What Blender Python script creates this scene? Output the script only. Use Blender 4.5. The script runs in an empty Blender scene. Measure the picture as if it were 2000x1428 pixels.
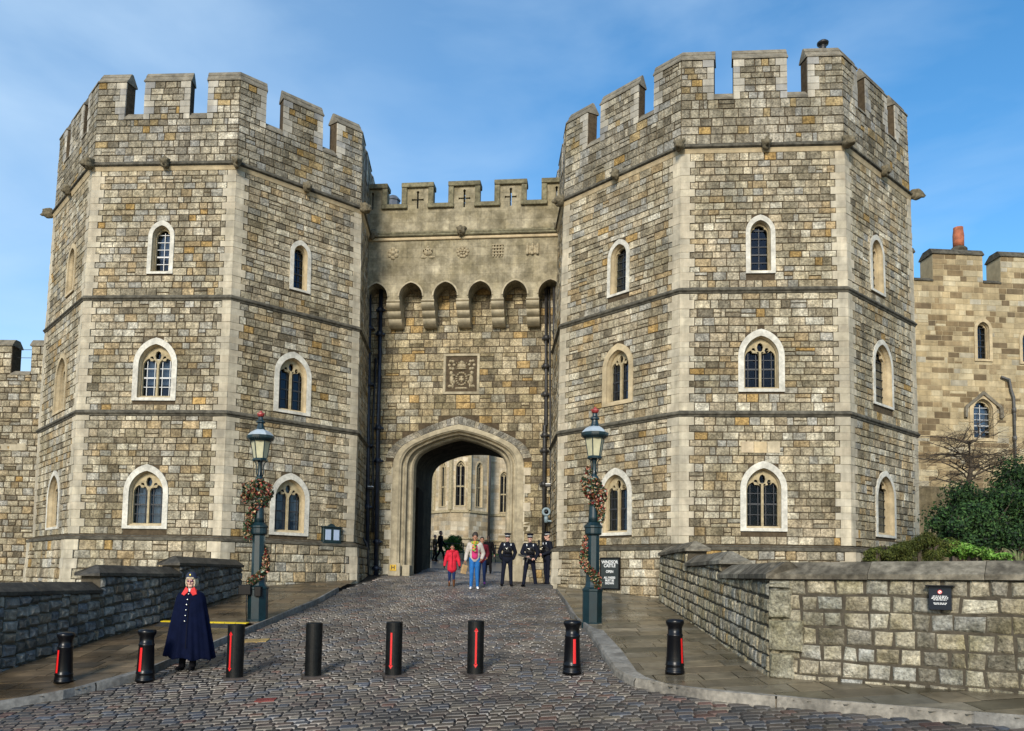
import bpy, bmesh, math, random
from mathutils import Vector, Matrix
from mathutils.geometry import tessellate_polygon
random.seed(7)
R=math.radians
sc=bpy.context.scene
# ------------------------------------------------------------ camera, sky, sun
FPX,PITCH,ROLL,PY=1582.877,0.0690553,0.0169075,303.667
cd=bpy.data.cameras.new('camera'); cam=bpy.data.objects.new('camera',cd); sc.collection.objects.link(cam); sc.camera=cam
cd.sensor_fit='HORIZONTAL'; cd.sensor_width=36; cd.lens=FPX/2000*36; cd.shift_y=PY/2000; cd.clip_start=.1; cd.clip_end=3000
cam.matrix_world=Matrix.Rotation(R(90)+PITCH,4,'X')@Matrix.Rotation(ROLL,4,'Z')
SUN_AZ,SUN_EL=R(13),R(27)      # sun stands behind the camera, a little to the left
w=bpy.data.worlds.new('World'); sc.world=w; w.use_nodes=True
nt=w.node_tree; nt.nodes.clear()
sky=nt.nodes.new('ShaderNodeTexSky'); sky.sky_type='NISHITA'; sky.sun_disc=False
sky.sun_elevation=SUN_EL; sky.sun_rotation=R(180)+SUN_AZ; sky.altitude=50; sky.air_density=1.0; sky.dust_density=.6; sky.ozone_density=2.2
bg=nt.nodes.new('ShaderNodeBackground'); bg.inputs[1].default_value=.128
out=nt.nodes.new('ShaderNodeOutputWorld')
tc=nt.nodes.new('ShaderNodeTexCoord'); mp=nt.nodes.new('ShaderNodeMapping'); mp.inputs['Scale'].default_value=(1.5,1.0,4.5); mp.inputs['Rotation'].default_value=(0.3,.5,.2)
n1=nt.nodes.new('ShaderNodeTexNoise'); n1.inputs['Scale'].default_value=1.6; n1.inputs['Detail'].default_value=6; n1.inputs['Roughness'].default_value=.5; n1.inputs['Distortion'].default_value=.35
cr=nt.nodes.new('ShaderNodeValToRGB'); cr.color_ramp.elements[0].position=.40; cr.color_ramp.elements[0].color=(0,0,0,1); cr.color_ramp.elements[1].position=.70; cr.color_ramp.elements[1].color=(.42,.42,.42,1)
mx=nt.nodes.new('ShaderNodeMix'); mx.data_type='RGBA'; mx.inputs[7].default_value=(4.3,5.7,7.2,1)
hs=nt.nodes.new('ShaderNodeHueSaturation'); hs.inputs['Hue'].default_value=.495; hs.inputs['Saturation'].default_value=1.28; hs.inputs['Value'].default_value=1.42
L=nt.links.new
L(tc.outputs['Generated'],mp.inputs[0]); L(mp.outputs[0],n1.inputs[0]); L(n1.outputs[0],cr.inputs[0]); L(sky.outputs[0],hs.inputs['Color'])
sx=nt.nodes.new('ShaderNodeSeparateXYZ'); L(tc.outputs['Generated'],sx.inputs[0])
hz=nt.nodes.new('ShaderNodeMapRange'); hz.inputs[1].default_value=.55; hz.inputs[2].default_value=-.55; hz.inputs[3].default_value=-.22; hz.inputs[4].default_value=.40; L(sx.outputs[0],hz.inputs[0])
ad=nt.nodes.new('ShaderNodeMath'); ad.operation='ADD'; ad.use_clamp=True; L(cr.outputs[0],ad.inputs[0]); L(hz.outputs[0],ad.inputs[1])
L(hs.outputs[0],mx.inputs[6]); L(ad.outputs[0],mx.inputs[0]); L(mx.outputs[2],bg.inputs[0]); L(bg.outputs[0],out.inputs[0])
sd=bpy.data.lights.new('sun','SUN'); sd.energy=3.3; sd.angle=R(14); sd.color=(1,.92,.79)
so=bpy.data.objects.new('sun',sd); sc.collection.objects.link(so)
sdir=Vector((-math.sin(SUN_AZ)*math.cos(SUN_EL),-math.cos(SUN_AZ)*math.cos(SUN_EL),math.sin(SUN_EL)))
so.rotation_euler=sdir.to_track_quat('Z','Y').to_euler()
sc.view_settings.view_transform='Standard'; sc.view_settings.look='None'; sc.view_settings.exposure=.27; sc.view_settings.gamma=1

# ------------------------------------------------------------ picture ray -> place
def ray(x,y):
    cr_,sr=math.cos(ROLL),math.sin(ROLL); du=x-1000; dv=y-714-PY
    u=cr_*du+sr*dv; v=-sr*du+cr_*dv
    c,s=math.cos(PITCH),math.sin(PITCH)
    return Vector((u/FPX, c+s*v/FPX, s-c*v/FPX))
def at(x,y,Y): r=ray(x,y); return r*(Y/r.y)
def onplane(x,y,P,n): r=ray(x,y); return r*(P.dot(n)/r.dot(n))
def g(X,Y):
    X=max(-18,min(16,X)); Y=max(0,min(84,Y))
    return -2.91978+.125585*X+.10499*Y-.0049124*max(X,-9)*min(Y,33)-.00060225*Y*Y+.11*math.exp(-((X-.5)**2+(Y-28)**2)/18)
def gp(x,y,off=0):
    r=ray(x,y); lo=5.;
    t=5.
    for i in range(4000):
        p=r*(t/r.y)
        if p.z<g(p.x,p.y)+off: break
        t+=.02
    return Vector((p.x,p.y,g(p.x,p.y)+off))

# ------------------------------------------------------------ scene bookkeeping
def tag(o,label=None,cat=None,group=None,kind=None):
    if label:o['label']=label
    if cat:o['category']=cat
    if group:o['group']=group
    if kind:o['kind']=kind
    return o
def empty(name,loc=(0,0,0),rz=0):
    o=bpy.data.objects.new(name,None); sc.collection.objects.link(o); o.location=loc; o.rotation_euler=(0,0,rz); o.empty_display_size=.2
    return o
def copy_tree(o,parent=None):
    c=o.copy(); sc.collection.objects.link(c)
    if parent: c.parent=parent
    for ch in [x for x in bpy.data.objects if x.parent==o]: copy_tree(ch,c)
    return c
class MB:
    def __init__(s): s.v=[]; s.f=[]; s.c=[]; s.m=[]
    def add(s,vs,fs,col=(.5,.5,.5),mi=0):
        o=len(s.v); s.v+=[tuple(p) for p in vs]
        for f in fs: s.f.append(tuple(i+o for i in f)); s.c.append(col); s.m.append(mi)
    def quad(s,a,b,c,d,col=(.5,.5,.5),mi=0): s.add([a,b,c,d],[(0,1,2,3)],col,mi)
    def box(s,lo,hi,col=(.5,.5,.5),mi=0,M=None):
        x0,y0,z0=lo; x1,y1,z1=hi
        vs=[Vector(p) for p in((x0,y0,z0),(x1,y0,z0),(x1,y1,z0),(x0,y1,z0),(x0,y0,z1),(x1,y0,z1),(x1,y1,z1),(x0,y1,z1))]
        if M: vs=[M(*p) if callable(M) else M@p for p in vs]
        s.add(vs,[(3,2,1,0),(4,5,6,7),(0,1,5,4),(1,2,6,5),(2,3,7,6),(3,0,4,7)],col,mi)
    def bbox(s,lo,hi,b=.01,col=(.5,.5,.5),mi=0,M=None):
        # box with chamfered edges (loft of three rings per direction)
        x0,y0,z0=lo;x1,y1,z1=hi
        rings=[]
        for (z,i) in ((z0,b),(z0+b,0),(z1-b,0),(z1,b)):
            a0,a1,c0,c1=x0+i,x1-i,y0+i,y1-i
            rings.append([Vector(p) for p in((a0+b*(i==0),c0,z),(a1-b*(i==0),c0,z),(a1,c0+b*(i==0),z),(a1,c1-b*(i==0),z),(a1-b*(i==0),c1,z),(a0+b*(i==0),c1,z),(a0,c1-b*(i==0),z),(a0,c0+b*(i==0),z))])
        vs=[p for r in rings for p in r]
        if M: vs=[M(*p) if callable(M) else M@p for p in vs]
        fs=[tuple(range(7,-1,-1)),tuple(range(24,32))]
        for k in range(3):
            for i in range(8): j=(i+1)%8; fs.append((k*8+i,k*8+j,k*8+8+j,k*8+8+i))
        s.add(vs,fs,col,mi)
    def lathe(s,prof,n=24,col=(.5,.5,.5),mi=0,M=None,ph=0):
        vs=[];fs=[]
        for r_,z in prof:
            for i in range(n):
                a=2*math.pi*i/n+ph; vs.append(Vector((r_*math.cos(a),r_*math.sin(a),z)))
        for k in range(len(prof)-1):
            for i in range(n): j=(i+1)%n; fs.append((k*n+i,k*n+j,k*n+n+j,k*n+n+i))
        fs.append(tuple(range(n-1,-1,-1))); fs.append(tuple(range((len(prof)-1)*n,len(prof)*n)))
        if M: vs=[M@p for p in vs]
        s.add(vs,fs,col,mi)
    def tube(s,pts,rad,n=8,col=(.5,.5,.5),mi=0):
        pts=[Vector(p) for p in pts]; rad=rad if isinstance(rad,(list,tuple)) else [rad]*len(pts)
        vs=[];fs=[]
        for k,p in enumerate(pts):
            d=(pts[min(k+1,len(pts)-1)]-pts[max(k-1,0)]).normalized()
            a=d.cross(Vector((0,0,1)));
            if a.length<.01:a=Vector((1,0,0))
            a.normalize(); b=d.cross(a).normalized()
            for i in range(n):
                t=2*math.pi*i/n; vs.append(p+(a*math.cos(t)+b*math.sin(t))*rad[k])
        for k in range(len(pts)-1):
            for i in range(n): j=(i+1)%n; fs.append((k*n+i,k*n+n+i,k*n+n+j,k*n+j))
        fs.append(tuple(range(n))); fs.append(tuple(range(len(vs)-1,len(vs)-n-1,-1)))
        s.add(vs,fs,col,mi)
    def poly(s,outer,holes,M,h0,h1=None,col=(.5,.5,.5),mi=0,rim=True):
        # flat plate with holes; outer/holes are 2D (u,z); M(u,z,h)
        loops=[[Vector((p[0],p[1],0)) for p in L_] for L_ in [outer]+holes]
        tris=tessellate_polygon(loops); flat=[p for L_ in loops for p in L_]
        s.add([M(p.x,p.y,h0) for p in flat],tris,col,mi)
        if h1 is not None:
            s.add([M(p.x,p.y,h1) for p in flat],tris,col,mi)
            if rim:
                for L_ in loops:
                    n=len(L_)
                    for i in range(n):
                        a,b=L_[i],L_[(i+1)%n]; s.quad(M(a.x,a.y,h0),M(b.x,b.y,h0),M(b.x,b.y,h1),M(a.x,a.y,h1),col,mi)
    def build(s,name,mats,parent=None,smooth=False,local=None):
        me=bpy.data.meshes.new(name); vs=s.v
        if parent is not None and local is None: local=parent.location
        if local is not None: lx,ly,lz=local; vs=[(a-lx,b-ly,c-lz) for a,b,c in vs]
        me.from_pydata(vs,[],s.f)
        mats=mats if isinstance(mats,(list,tuple)) else [mats]
        for m_ in mats: me.materials.append(m_)
        me.polygons.foreach_set('material_index',s.m)
        if smooth: me.polygons.foreach_set('use_smooth',[True]*len(s.f))
        ca=me.color_attributes.new('col','FLOAT_COLOR','CORNER')
        buf=[]
        for f,c in zip(s.f,s.c): buf+=[c[0],c[1],c[2],1.]*len(f)
        ca.data.foreach_set('color',buf)
        me.validate(); me.update()
        o=bpy.data.objects.new(name,me); sc.collection.objects.link(o)
        if parent is not None: o.parent=parent
        return o

# ------------------------------------------------------------ materials
def mat(name,col=(.5,.5,.5),rough=.8,attr=False,n=(3,.25),n2=None,bump=(20,.2,.01),metal=0,spec=.5,alpha=None,stain=None,emit=None,coat=0,streak=0,wet=None):
    m=bpy.data.materials.new(name); m.use_nodes=True; nt=m.node_tree; B=nt.nodes['Principled BSDF']; L=nt.links.new
    tc=nt.nodes.new('ShaderNodeTexCoord'); co=tc.outputs['Object']
    if attr:
        a=nt.nodes.new('ShaderNodeAttribute'); a.attribute_name='col'; base=a.outputs['Color']
    else:
        a=nt.nodes.new('ShaderNodeRGB'); a.outputs[0].default_value=(*col,1); base=a.outputs[0]
    def mul(base,scale,amt,det=5,lo=.35,hi=.65,tint=None):
        t=nt.nodes.new('ShaderNodeTexNoise'); t.inputs['Scale'].default_value=scale; t.inputs['Detail'].default_value=det; t.inputs['Roughness'].default_value=.6; L(co,t.inputs[0])
        r=nt.nodes.new('ShaderNodeMapRange'); r.inputs[1].default_value=lo; r.inputs[2].default_value=hi; r.inputs[3].default_value=0; r.inputs[4].default_value=1; L(t.outputs[0],r.inputs[0])
        x=nt.nodes.new('ShaderNodeMix'); x.data_type='RGBA'; x.blend_type='MULTIPLY'; x.inputs[0].default_value=1
        y=nt.nodes.new('ShaderNodeMix'); y.data_type='RGBA'; c0=1-amt; tt=tint or (c0,c0,c0)
        y.inputs[6].default_value=(*tt,1); c1=1+amt*.35; y.inputs[7].default_value=(c1,c1,c1,1)
        L(r.outputs[0],y.inputs[0]); L(base,x.inputs[6]); L(y.outputs[2],x.inputs[7]); return x.outputs[2]
    if n: base=mul(base,*n)
    if n2: base=mul(base,*n2)
    if stain: base=mul(base,stain[0],stain[1],6,.42,.56)
    if streak:
        mp=nt.nodes.new('ShaderNodeMapping'); mp.inputs['Scale'].default_value=(2.6,2.6,.28); L(co,mp.inputs[0]); co=mp.outputs[0]; base=mul(base,1.0,streak,5,.44,.62); co=tc.outputs['Object']
    L(base,B.inputs['Base Color'])
    B.inputs['Roughness'].default_value=rough; B.inputs['Metallic'].default_value=metal
    B.inputs['Specular IOR Level'].default_value=spec; B.inputs['Coat Weight'].default_value=coat
    if bump:
        t=nt.nodes.new('ShaderNodeTexNoise'); t.inputs['Scale'].default_value=bump[0]; t.inputs['Detail'].default_value=6; t.inputs['Roughness'].default_value=.65; L(co,t.inputs[0])
        b=nt.nodes.new('ShaderNodeBump'); b.inputs['Strength'].default_value=bump[1]; b.inputs['Distance'].default_value=bump[2]; L(t.outputs[0],b.inputs['Height']); L(b.outputs[0],B.inputs['Normal'])
    if wet:
        t=nt.nodes.new('ShaderNodeTexNoise'); t.inputs['Scale'].default_value=wet[0]; t.inputs['Detail'].default_value=4; L(tc.outputs['Object'],t.inputs[0])
        r=nt.nodes.new('ShaderNodeMapRange'); r.inputs[1].default_value=.38; r.inputs[2].default_value=.62; r.inputs[3].default_value=wet[1]; r.inputs[4].default_value=wet[2]; L(t.outputs[0],r.inputs[0]); L(r.outputs[0],B.inputs['Roughness'])
    if emit: B.inputs['Emission Color'].default_value=(*emit[0],1); B.inputs['Emission Strength'].default_value=emit[1]
    return m
M_STONE=mat('rubble_stone',attr=True,rough=.92,n=(18,.48),n2=(.6,.30,5,.35,.65,(.72,.70,.62)),bump=(16,.9,.045),stain=(5.5,.28),spec=.15,streak=.26)
M_ASHLAR=mat('ashlar_stone',attr=True,rough=.88,n=(5,.14),n2=(.9,.2),bump=(25,.3,.01),stain=(2.2,.12),spec=.2,streak=.2)
M_MORTAR=mat('mortar',(.085,.064,.040),rough=.95,n=(8,.35),bump=(30,.5,.02),spec=.1)
M_DARKSTONE=mat('weathered_moulding',(.11,.10,.075),rough=.92,n=(6,.45),n2=(1.5,.3),bump=(22,.6,.02),spec=.2)
M_CREAM=mat('cream_stone',(.52,.42,.26),rough=.88,n=(5,.2),n2=(1.2,.25),bump=(25,.35,.01),spec=.2)
M_TRACERY=mat('tracery_stone',(.40,.33,.20),rough=.9,n=(7,.3),bump=(25,.4,.01),spec=.2)
M_WHITE=mat('limewashed_surround',(.63,.60,.51),rough=.85,n=(9,.22),n2=(1.8,.28),bump=(25,.3,.008),spec=.2)
M_LEAD=mat('glazing_bars',(.025,.027,.03),rough=.5,n=None,bump=None)
M_BARW=mat('white_glazing_bars',(.55,.56,.55),rough=.5,n=None,bump=None)
M_CURTAIN=mat('net_curtain',(.38,.42,.46),rough=.9,n=(6,.2),bump=(10,.5,.03))
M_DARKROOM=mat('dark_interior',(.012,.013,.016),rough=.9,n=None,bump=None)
def glass_mat():
    m=bpy.data.materials.new('window_glass'); m.use_nodes=True; nt=m.node_tree; nt.nodes.clear(); L=nt.links.new
    o=nt.nodes.new('ShaderNodeOutputMaterial'); mx=nt.nodes.new('ShaderNodeMixShader'); t=nt.nodes.new('ShaderNodeBsdfTransparent'); gl=nt.nodes.new('ShaderNodeBsdfGlossy')
    t.inputs[0].default_value=(.34,.40,.46,1); gl.inputs['Roughness'].default_value=.06; gl.inputs[0].default_value=(.6,.7,.85,1)
    lw=nt.nodes.new('ShaderNodeLayerWeight'); lw.inputs[0].default_value=.18
    tc=nt.nodes.new('ShaderNodeTexCoord'); no=nt.nodes.new('ShaderNodeTexNoise'); no.inputs['Scale'].default_value=2.5; b=nt.nodes.new('ShaderNodeBump'); b.inputs['Strength'].default_value=.12; b.inputs['Distance'].default_value=.05
    L(tc.outputs['Object'],no.inputs[0]); L(no.outputs[0],b.inputs['Height']); L(b.outputs[0],gl.inputs['Normal'])
    L(lw.outputs['Facing'],mx.inputs[0]); L(t.outputs[0],mx.inputs[1]); L(gl.outputs[0],mx.inputs[2]); L(mx.outputs[0],o.inputs[0]); return m
M_GLASS=glass_mat()

# ------------------------------------------------------------ masonry
def jit(a): return random.uniform(-a,a)
PAL=[((.50,.42,.29),6),((.58,.51,.37),5),((.43,.375,.265),5),((.33,.285,.20),2.2),((.43,.405,.34),2.6),((.47,.36,.21),2.2),((.48,.32,.13),.35),((.64,.585,.455),2.2),((.24,.205,.145),1.0)]
def pick(pal=PAL,k=.09):
    c=random.choices([p[0] for p in pal],[p[1] for p in pal])[0]; b=1+jit(k*1.4)
    t=jit(k*.3); return tuple(max(.02,x*b*(1+t*s_)) for x,s_ in zip(c,(1,.25,-1)))
def stone(mb,M,u0,u1,z0,z1,col,depth=.03,bev=.015,j=.008,mi=0,bulge=0,base=-.012):
    w=u1-u0;h=z1-z0
    if w<.03 or h<.03: return
    b=min(bev,w*.2,h*.2)
    d=depth*random.uniform(.75,1.25)
    q=[(u0+jit(j),z0+jit(j)),(u1+jit(j),z0+jit(j)),(u1+jit(j),z1+jit(j)),(u0+jit(j),z1+jit(j))]
    cu,cz=(u0+u1)/2,(z0+z1)/2
    def ins(p,b): return (p[0]+(b if p[0]<cu else -b),p[1]+(b if p[1]<cz else -b))
    vs=[M(p[0],p[1],base) for p in q]+[M(*ins(p,b),d+jit(depth*.2)) for p in q]
    fs=[(i,(i+1)%4,4+(i+1)%4,4+i) for i in range(4)]
    if bulge:
        b2=min(b+random.uniform(.015,.05),w*.3,h*.3)
        vs+=[M(*(lambda c:(c[0]+jit(b2*.5),c[1]+jit(b2*.5)))(ins(p,b2)),d+bulge*random.uniform(.2,1.3)) for p in q]
        fs+=[(4+i,4+(i+1)%4,8+(i+1)%4,8+i) for i in range(4)]+[(8,9,10,11)]
    else: fs.append((4,5,6,7))
    mb.add(vs,fs,col,mi)
def mk_courses(z0,z1,hmin,hmax,rng=random):
    zs=[z0]
    while zs[-1]<z1-hmax*.6: zs.append(zs[-1]+rng.uniform(hmin,hmax))
    k=(z1-z0)/(zs[-1]-z0)
    zs=[z0+(z-z0)*k for z in zs]
    return list(zip(zs[:-1],zs[1:]))
def free(u0,u1,bl):
    iv=[(u0,u1)]
    for a,b in bl:
        nv=[]
        for p,q in iv:
            if b<=p or a>=q: nv.append((p,q)); continue
            if a>p: nv.append((p,a))
            if b<q: nv.append((b,q))
        iv=nv
    return iv
QCOL=[((.51,.445,.325),3),((.53,.47,.345),3),((.48,.43,.325),1.5)]
def masonry(mb,M,W,courses,blocked,q0=True,q1=True,wr=(.23,.50),joint=.013,par=0,pal=PAL,depth=.025,bev=.012,j=.006,bulge=0,quoin=(.30,.45),flat=False):
    for i,(za,zb) in enumerate(courses):
        a,b=0,W
        lng=(i+par)%2
        ql=quoin[1] if lng else quoin[0]
        if q0:
            stone(mb,M,0,ql-.004,za+.001,zb-.001,pick(QCOL,.02),.034,.002,.0003,1,base=.02); a=ql
        if q1:
            stone(mb,M,W-ql+.004,W,za+.001,zb-.001,pick(QCOL,.02),.034,.002,.0003,1,base=.02); b=W-ql
        for p,q in free(a,b,blocked(za,zb)):
            if q-p<.06: continue
            us=[p]
            # split this course here and there into two thinner beds
            while us[-1]<q-1e-4:
                wv=random.uniform(*wr)*(1.15 if random.random()<.25 else 1)
                if random.random()<.08: wv*=.45
                nx=us[-1]+wv
                if q-nx<wr[0]*.6: nx=q
                us.append(nx)
            for s,t in zip(us[:-1],us[1:]):
                c=pick(pal)
                if zb-za>.24 and random.random()<.10:
                    zm=za+(zb-za)*random.uniform(.4,.6)
                    stone(mb,M,s+joint/2,t-joint/2,za+joint/2,zm-joint/2,c,depth,bev,j,0,bulge)
                    stone(mb,M,s+joint/2,t-joint/2,zm+joint/2,zb-joint/2,pick(pal),depth,bev,j,0,bulge)
                else: stone(mb,M,s+joint/2,t-joint/2,za+joint/2,zb-joint/2,c,depth,bev,j,0,bulge)
# ------------------------------------------------------------ arches
def pointed(a,r,n=8):
    # half width a, rise r: two-centred; returns points from (a,0) over (0,r) to (-a,0)
    c=(r*r-a*a)/(2*a); pts=[]
    if c>=0:
        Rr=a+c; th=math.atan2(r,c)
        pts=[(-c+Rr*math.cos(th*i/n),Rr*math.sin(th*i/n)) for i in range(n+1)]
    else:
        pts=[(a*math.cos(math.pi/2*i/n),r*math.sin(math.pi/2*i/n)) for i in range(n+1)]
    return pts+[(-x,y) for x,y in reversed(pts[:-1])]
def tudor(a,r,n=8,rho=.42,phi=62):
    p=rho*a; ph=R(phi); pts=[(a-p+p*math.cos(ph*i/n),p*math.sin(ph*i/n)) for i in range(n+1)]
    P=Vector(pts[-1]); nn=Vector((math.cos(ph),math.sin(ph))); D=Vector((0,r))-P
    dn=D.dot(nn)
    if dn<-1e-6:
        R2=-D.length_squared/(2*dn); c2=P-nn*R2
        a0=math.atan2(nn.y,nn.x); v=Vector((0,r))-c2; a1=math.atan2(v.y,v.x)
        pts+=[(c2.x+R2*math.cos(a0+(a1-a0)*i/n),c2.y+R2*math.sin(a0+(a1-a0)*i/n)) for i in range(1,n+1)]
    else: pts+=[(P.x*(1-i/n),P.y+(r-P.y)*i/n) for i in range(1,n+1)]
    return pts+[(-x,y) for x,y in reversed(pts[:-1])]
def outline(cu,z0,a,zs,r,fn=pointed,n=8):
    # closed loop: bottom right, up, over, down to bottom left
    return [(cu+a,z0)]+[(cu+x,zs+y) for x,y in fn(a,r,n)]+[(cu-a,z0)]
def ring(mb,M,la,lb,ha,hb,col=(.5,.5,.5),mi=0,closed=True):
    n=len(la)
    for i in range(n if closed else n-1):
        j=(i+1)%n
        mb.quad(M(*la[i],ha),M(*la[j],ha),M(*lb[j],hb),M(*lb[i],hb),col,mi)
def arch_half(a,zs,r,z,fn=pointed):
    # half width of the outline at height z
    if z<=zs: return a
    if z>=zs+r: return 0
    pts=fn(a,r,8); pts=pts[:len(pts)//2+1]
    for p,q in zip(pts[:-1],pts[1:]):
        if p[1]<=z-zs<=q[1]+1e-9: t=(z-zs-p[1])/max(1e-6,q[1]-p[1]); return p[0]+(q[0]-p[0])*t
    return 0
class Win: pass
def mk_win(P0,U,N,x0,x1,yt,yb,kind,sur='white',curtain=0):
    # P0 face origin, U unit horizontal, N outward normal; picture box of the outer surround
    q=Win(); 
    ps=[onplane(x,y,P0,N) for x,y in((x0,(yt+yb)/2),(x1,(yt+yb)/2),((x0+x1)/2,yt),((x0+x1)/2,yb))]
    q.u0=(ps[0]-P0).dot(U); q.u1=(ps[1]-P0).dot(U); q.zt=ps[2].z; q.zb=ps[3].z
    q.cu=(q.u0+q.u1)/2; q.a=(q.u1-q.u0)/2; q.kind=kind; q.sur=sur; q.curtain=curtain
    q.rise=min(q.a*1.22,(q.zt-q.zb)*.5); q.zs=q.zt-q.rise
    q.band=.175 if kind=='double' else .14
    return q
def win_block(ws):
    def b(za,zb):
        r=[]
        for q in ws:
            if zb>q.zb+.05 and za<q.zt-.06:
                hw=arch_half(q.a,q.zs,q.rise,max(za+(zb-za)*.35,q.zb))
                if hw>.02: r.append((q.cu-hw+.02,q.cu+hw-.02))
        return r
    return b
def win_hole(q,sh=.10):
    k=(q.a-sh)/q.a
    return outline(q.cu,q.zb+sh*.6,q.a-sh,q.zs,q.rise*k)
def build_window(q,M,parent):
    a=q.a; k=lambda s:(q.rise*(a-s)/a)
    msur=M_WHITE if q.sur=='white' else M_CREAM
    mb=MB(); bd=q.band
    o=[outline(q.cu,q.zb+(s*.55),a-s,q.zs,k(s)) for s in (0,0,bd,bd)]
    ring(mb,M,o[0],o[1],-.03,.055); ring(mb,M,o[1],o[2],.055,.055)
    W=mb.build('window',msur,parent)
    # reveals
    d1=bd+.025
    oi=outline(q.cu,q.zb+bd*.55,a-bd,q.zs,k(bd)); o1=outline(q.cu,q.zb+d1*.8,a-d1,q.zs,k(d1))
    rv=MB(); ring(rv,M,oi,oi,.055,.0); ring(rv,M,oi,o1,.0,-.08); ring(rv,M,o1,o1,-.08,-.35)
    rv.build('reveal',M_CREAM,W,local=parent.location)
    # tracery
    ai=a-d1; zb=q.zb+d1*.8; r=k(d1); zs=q.zs
    fr=MB(); holes=[]
    if q.kind=='double':
        mw=.032; lw=(ai-mw)/2-.010; top=zs-.02
        for s in(-1,1):
            cu=q.cu+s*(mw+lw+.0)
            h=[(cu+lw,zb+.03)]+[(cu+x,top+y) for x,y in pointed(lw,lw*1.15,5)]+[(cu-lw,zb+.03)]
            holes.append(h)
        # small eyelets above
        ez=zs+r*.52; er=ai*.2
        holes.append([(q.cu+er*math.cos(t*math.pi/4),ez+er*1.5*math.sin(t*math.pi/4)) for t in range(8)])
        for s in(-1,1):
            cx=q.cu+s*ai*.42; cz=zs+r*.36
            if r>.3: holes.append([(cx+.055*ai/.4*math.cos(t*math.pi/3),cz+.09*math.sin(t*math.pi/3)) for t in range(6)])
    else:
        lw=ai-.02; top=zs-.02; rr=r*.85
        h=[(q.cu+lw,zb+.03),(q.cu+lw,top)]
        # trefoil cusps
        pp=pointed(lw,rr,8)
        for i,(x,y) in enumerate(pp):
            kk=.80 if i in(4,12) else 1
            h.append((q.cu+x*kk,top+y*(1 if kk==1 else .93)))
        h+=[(q.cu-lw,top),(q.cu-lw,zb+.03)]
        holes.append(h)
    out_=outline(q.cu,zb,ai,zs,r)
    fr.poly(out_,holes,M,-.14,-.22)
    if q.kind=='double': fr.box((q.cu-.036,zb,-.224),(q.cu+.036,zs+r*.30,-.137),M=lambda x,y,zz:M(x,y,zz))
    fo=fr.build('tracery',M_TRACERY if q.kind!='slit' else M_CREAM,W,local=parent.location)
    # glazing bars
    gb=MB(); mi=1 if q.curtain==2 else 0
    z=zb+.03; step=(zs+r*.3-zb)/(4 if q.kind=='double' else 5)
    while z<zs+r*.5:
        th=.024 if abs(z-(zb+2*step))<.05 else .011
        gb.box((q.cu-ai,z-th,-.235),(q.cu+ai,z+th,-.215),M=lambda x,y,zz:M(x,y,zz)); z+=step
    xs=[-1.5,-.5,.5,1.5] if q.kind=='double' else [0]
    for x in xs:
        xx=q.cu+x*(ai/2) if q.kind=='double' else q.cu
        gb.box((xx-.011,zb,-.235),(xx+.011,zs+r*.6,-.215),M=lambda x,y,zz:M(x,y,zz))
    gb.build('glazing_bars',M_BARW if q.curtain==2 else M_LEAD,W,local=parent.location)
    pn=MB(); pn.poly(out_,[],M,-.25); pn.build('pane',M_GLASS,W,local=parent.location)
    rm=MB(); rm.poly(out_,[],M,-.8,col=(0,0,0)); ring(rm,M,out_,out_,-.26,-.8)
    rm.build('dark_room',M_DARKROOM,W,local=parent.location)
    if q.curtain:
        cu=MB(); zt=zs+r*.75 if q.curtain==1 else zs+r*.4
        n=24; zb2=zb+.05 if q.curtain==1 else zb+(zs-zb)*.42
        for i in range(n):
            x0=q.cu-ai+2*ai*i/n; x1=q.cu-ai+2*ai*(i+1)/n
            d=lambda i:-.34+.02*math.sin(i*2.1)
            hw0=arch_half(ai,zs,r,zt); 
            if abs((x0+x1)/2-q.cu)>hw0 and q.curtain!=2: ztt=zs
            else: ztt=zt
            cu.quad(M(x0,zb2,d(i)),M(x1,zb2,d(i+1)),M(x1,ztt,d(i+1)),M(x0,ztt,d(i)))
        cu.build('curtain',M_CURTAIN,W,local=parent.location)
    return W
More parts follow.
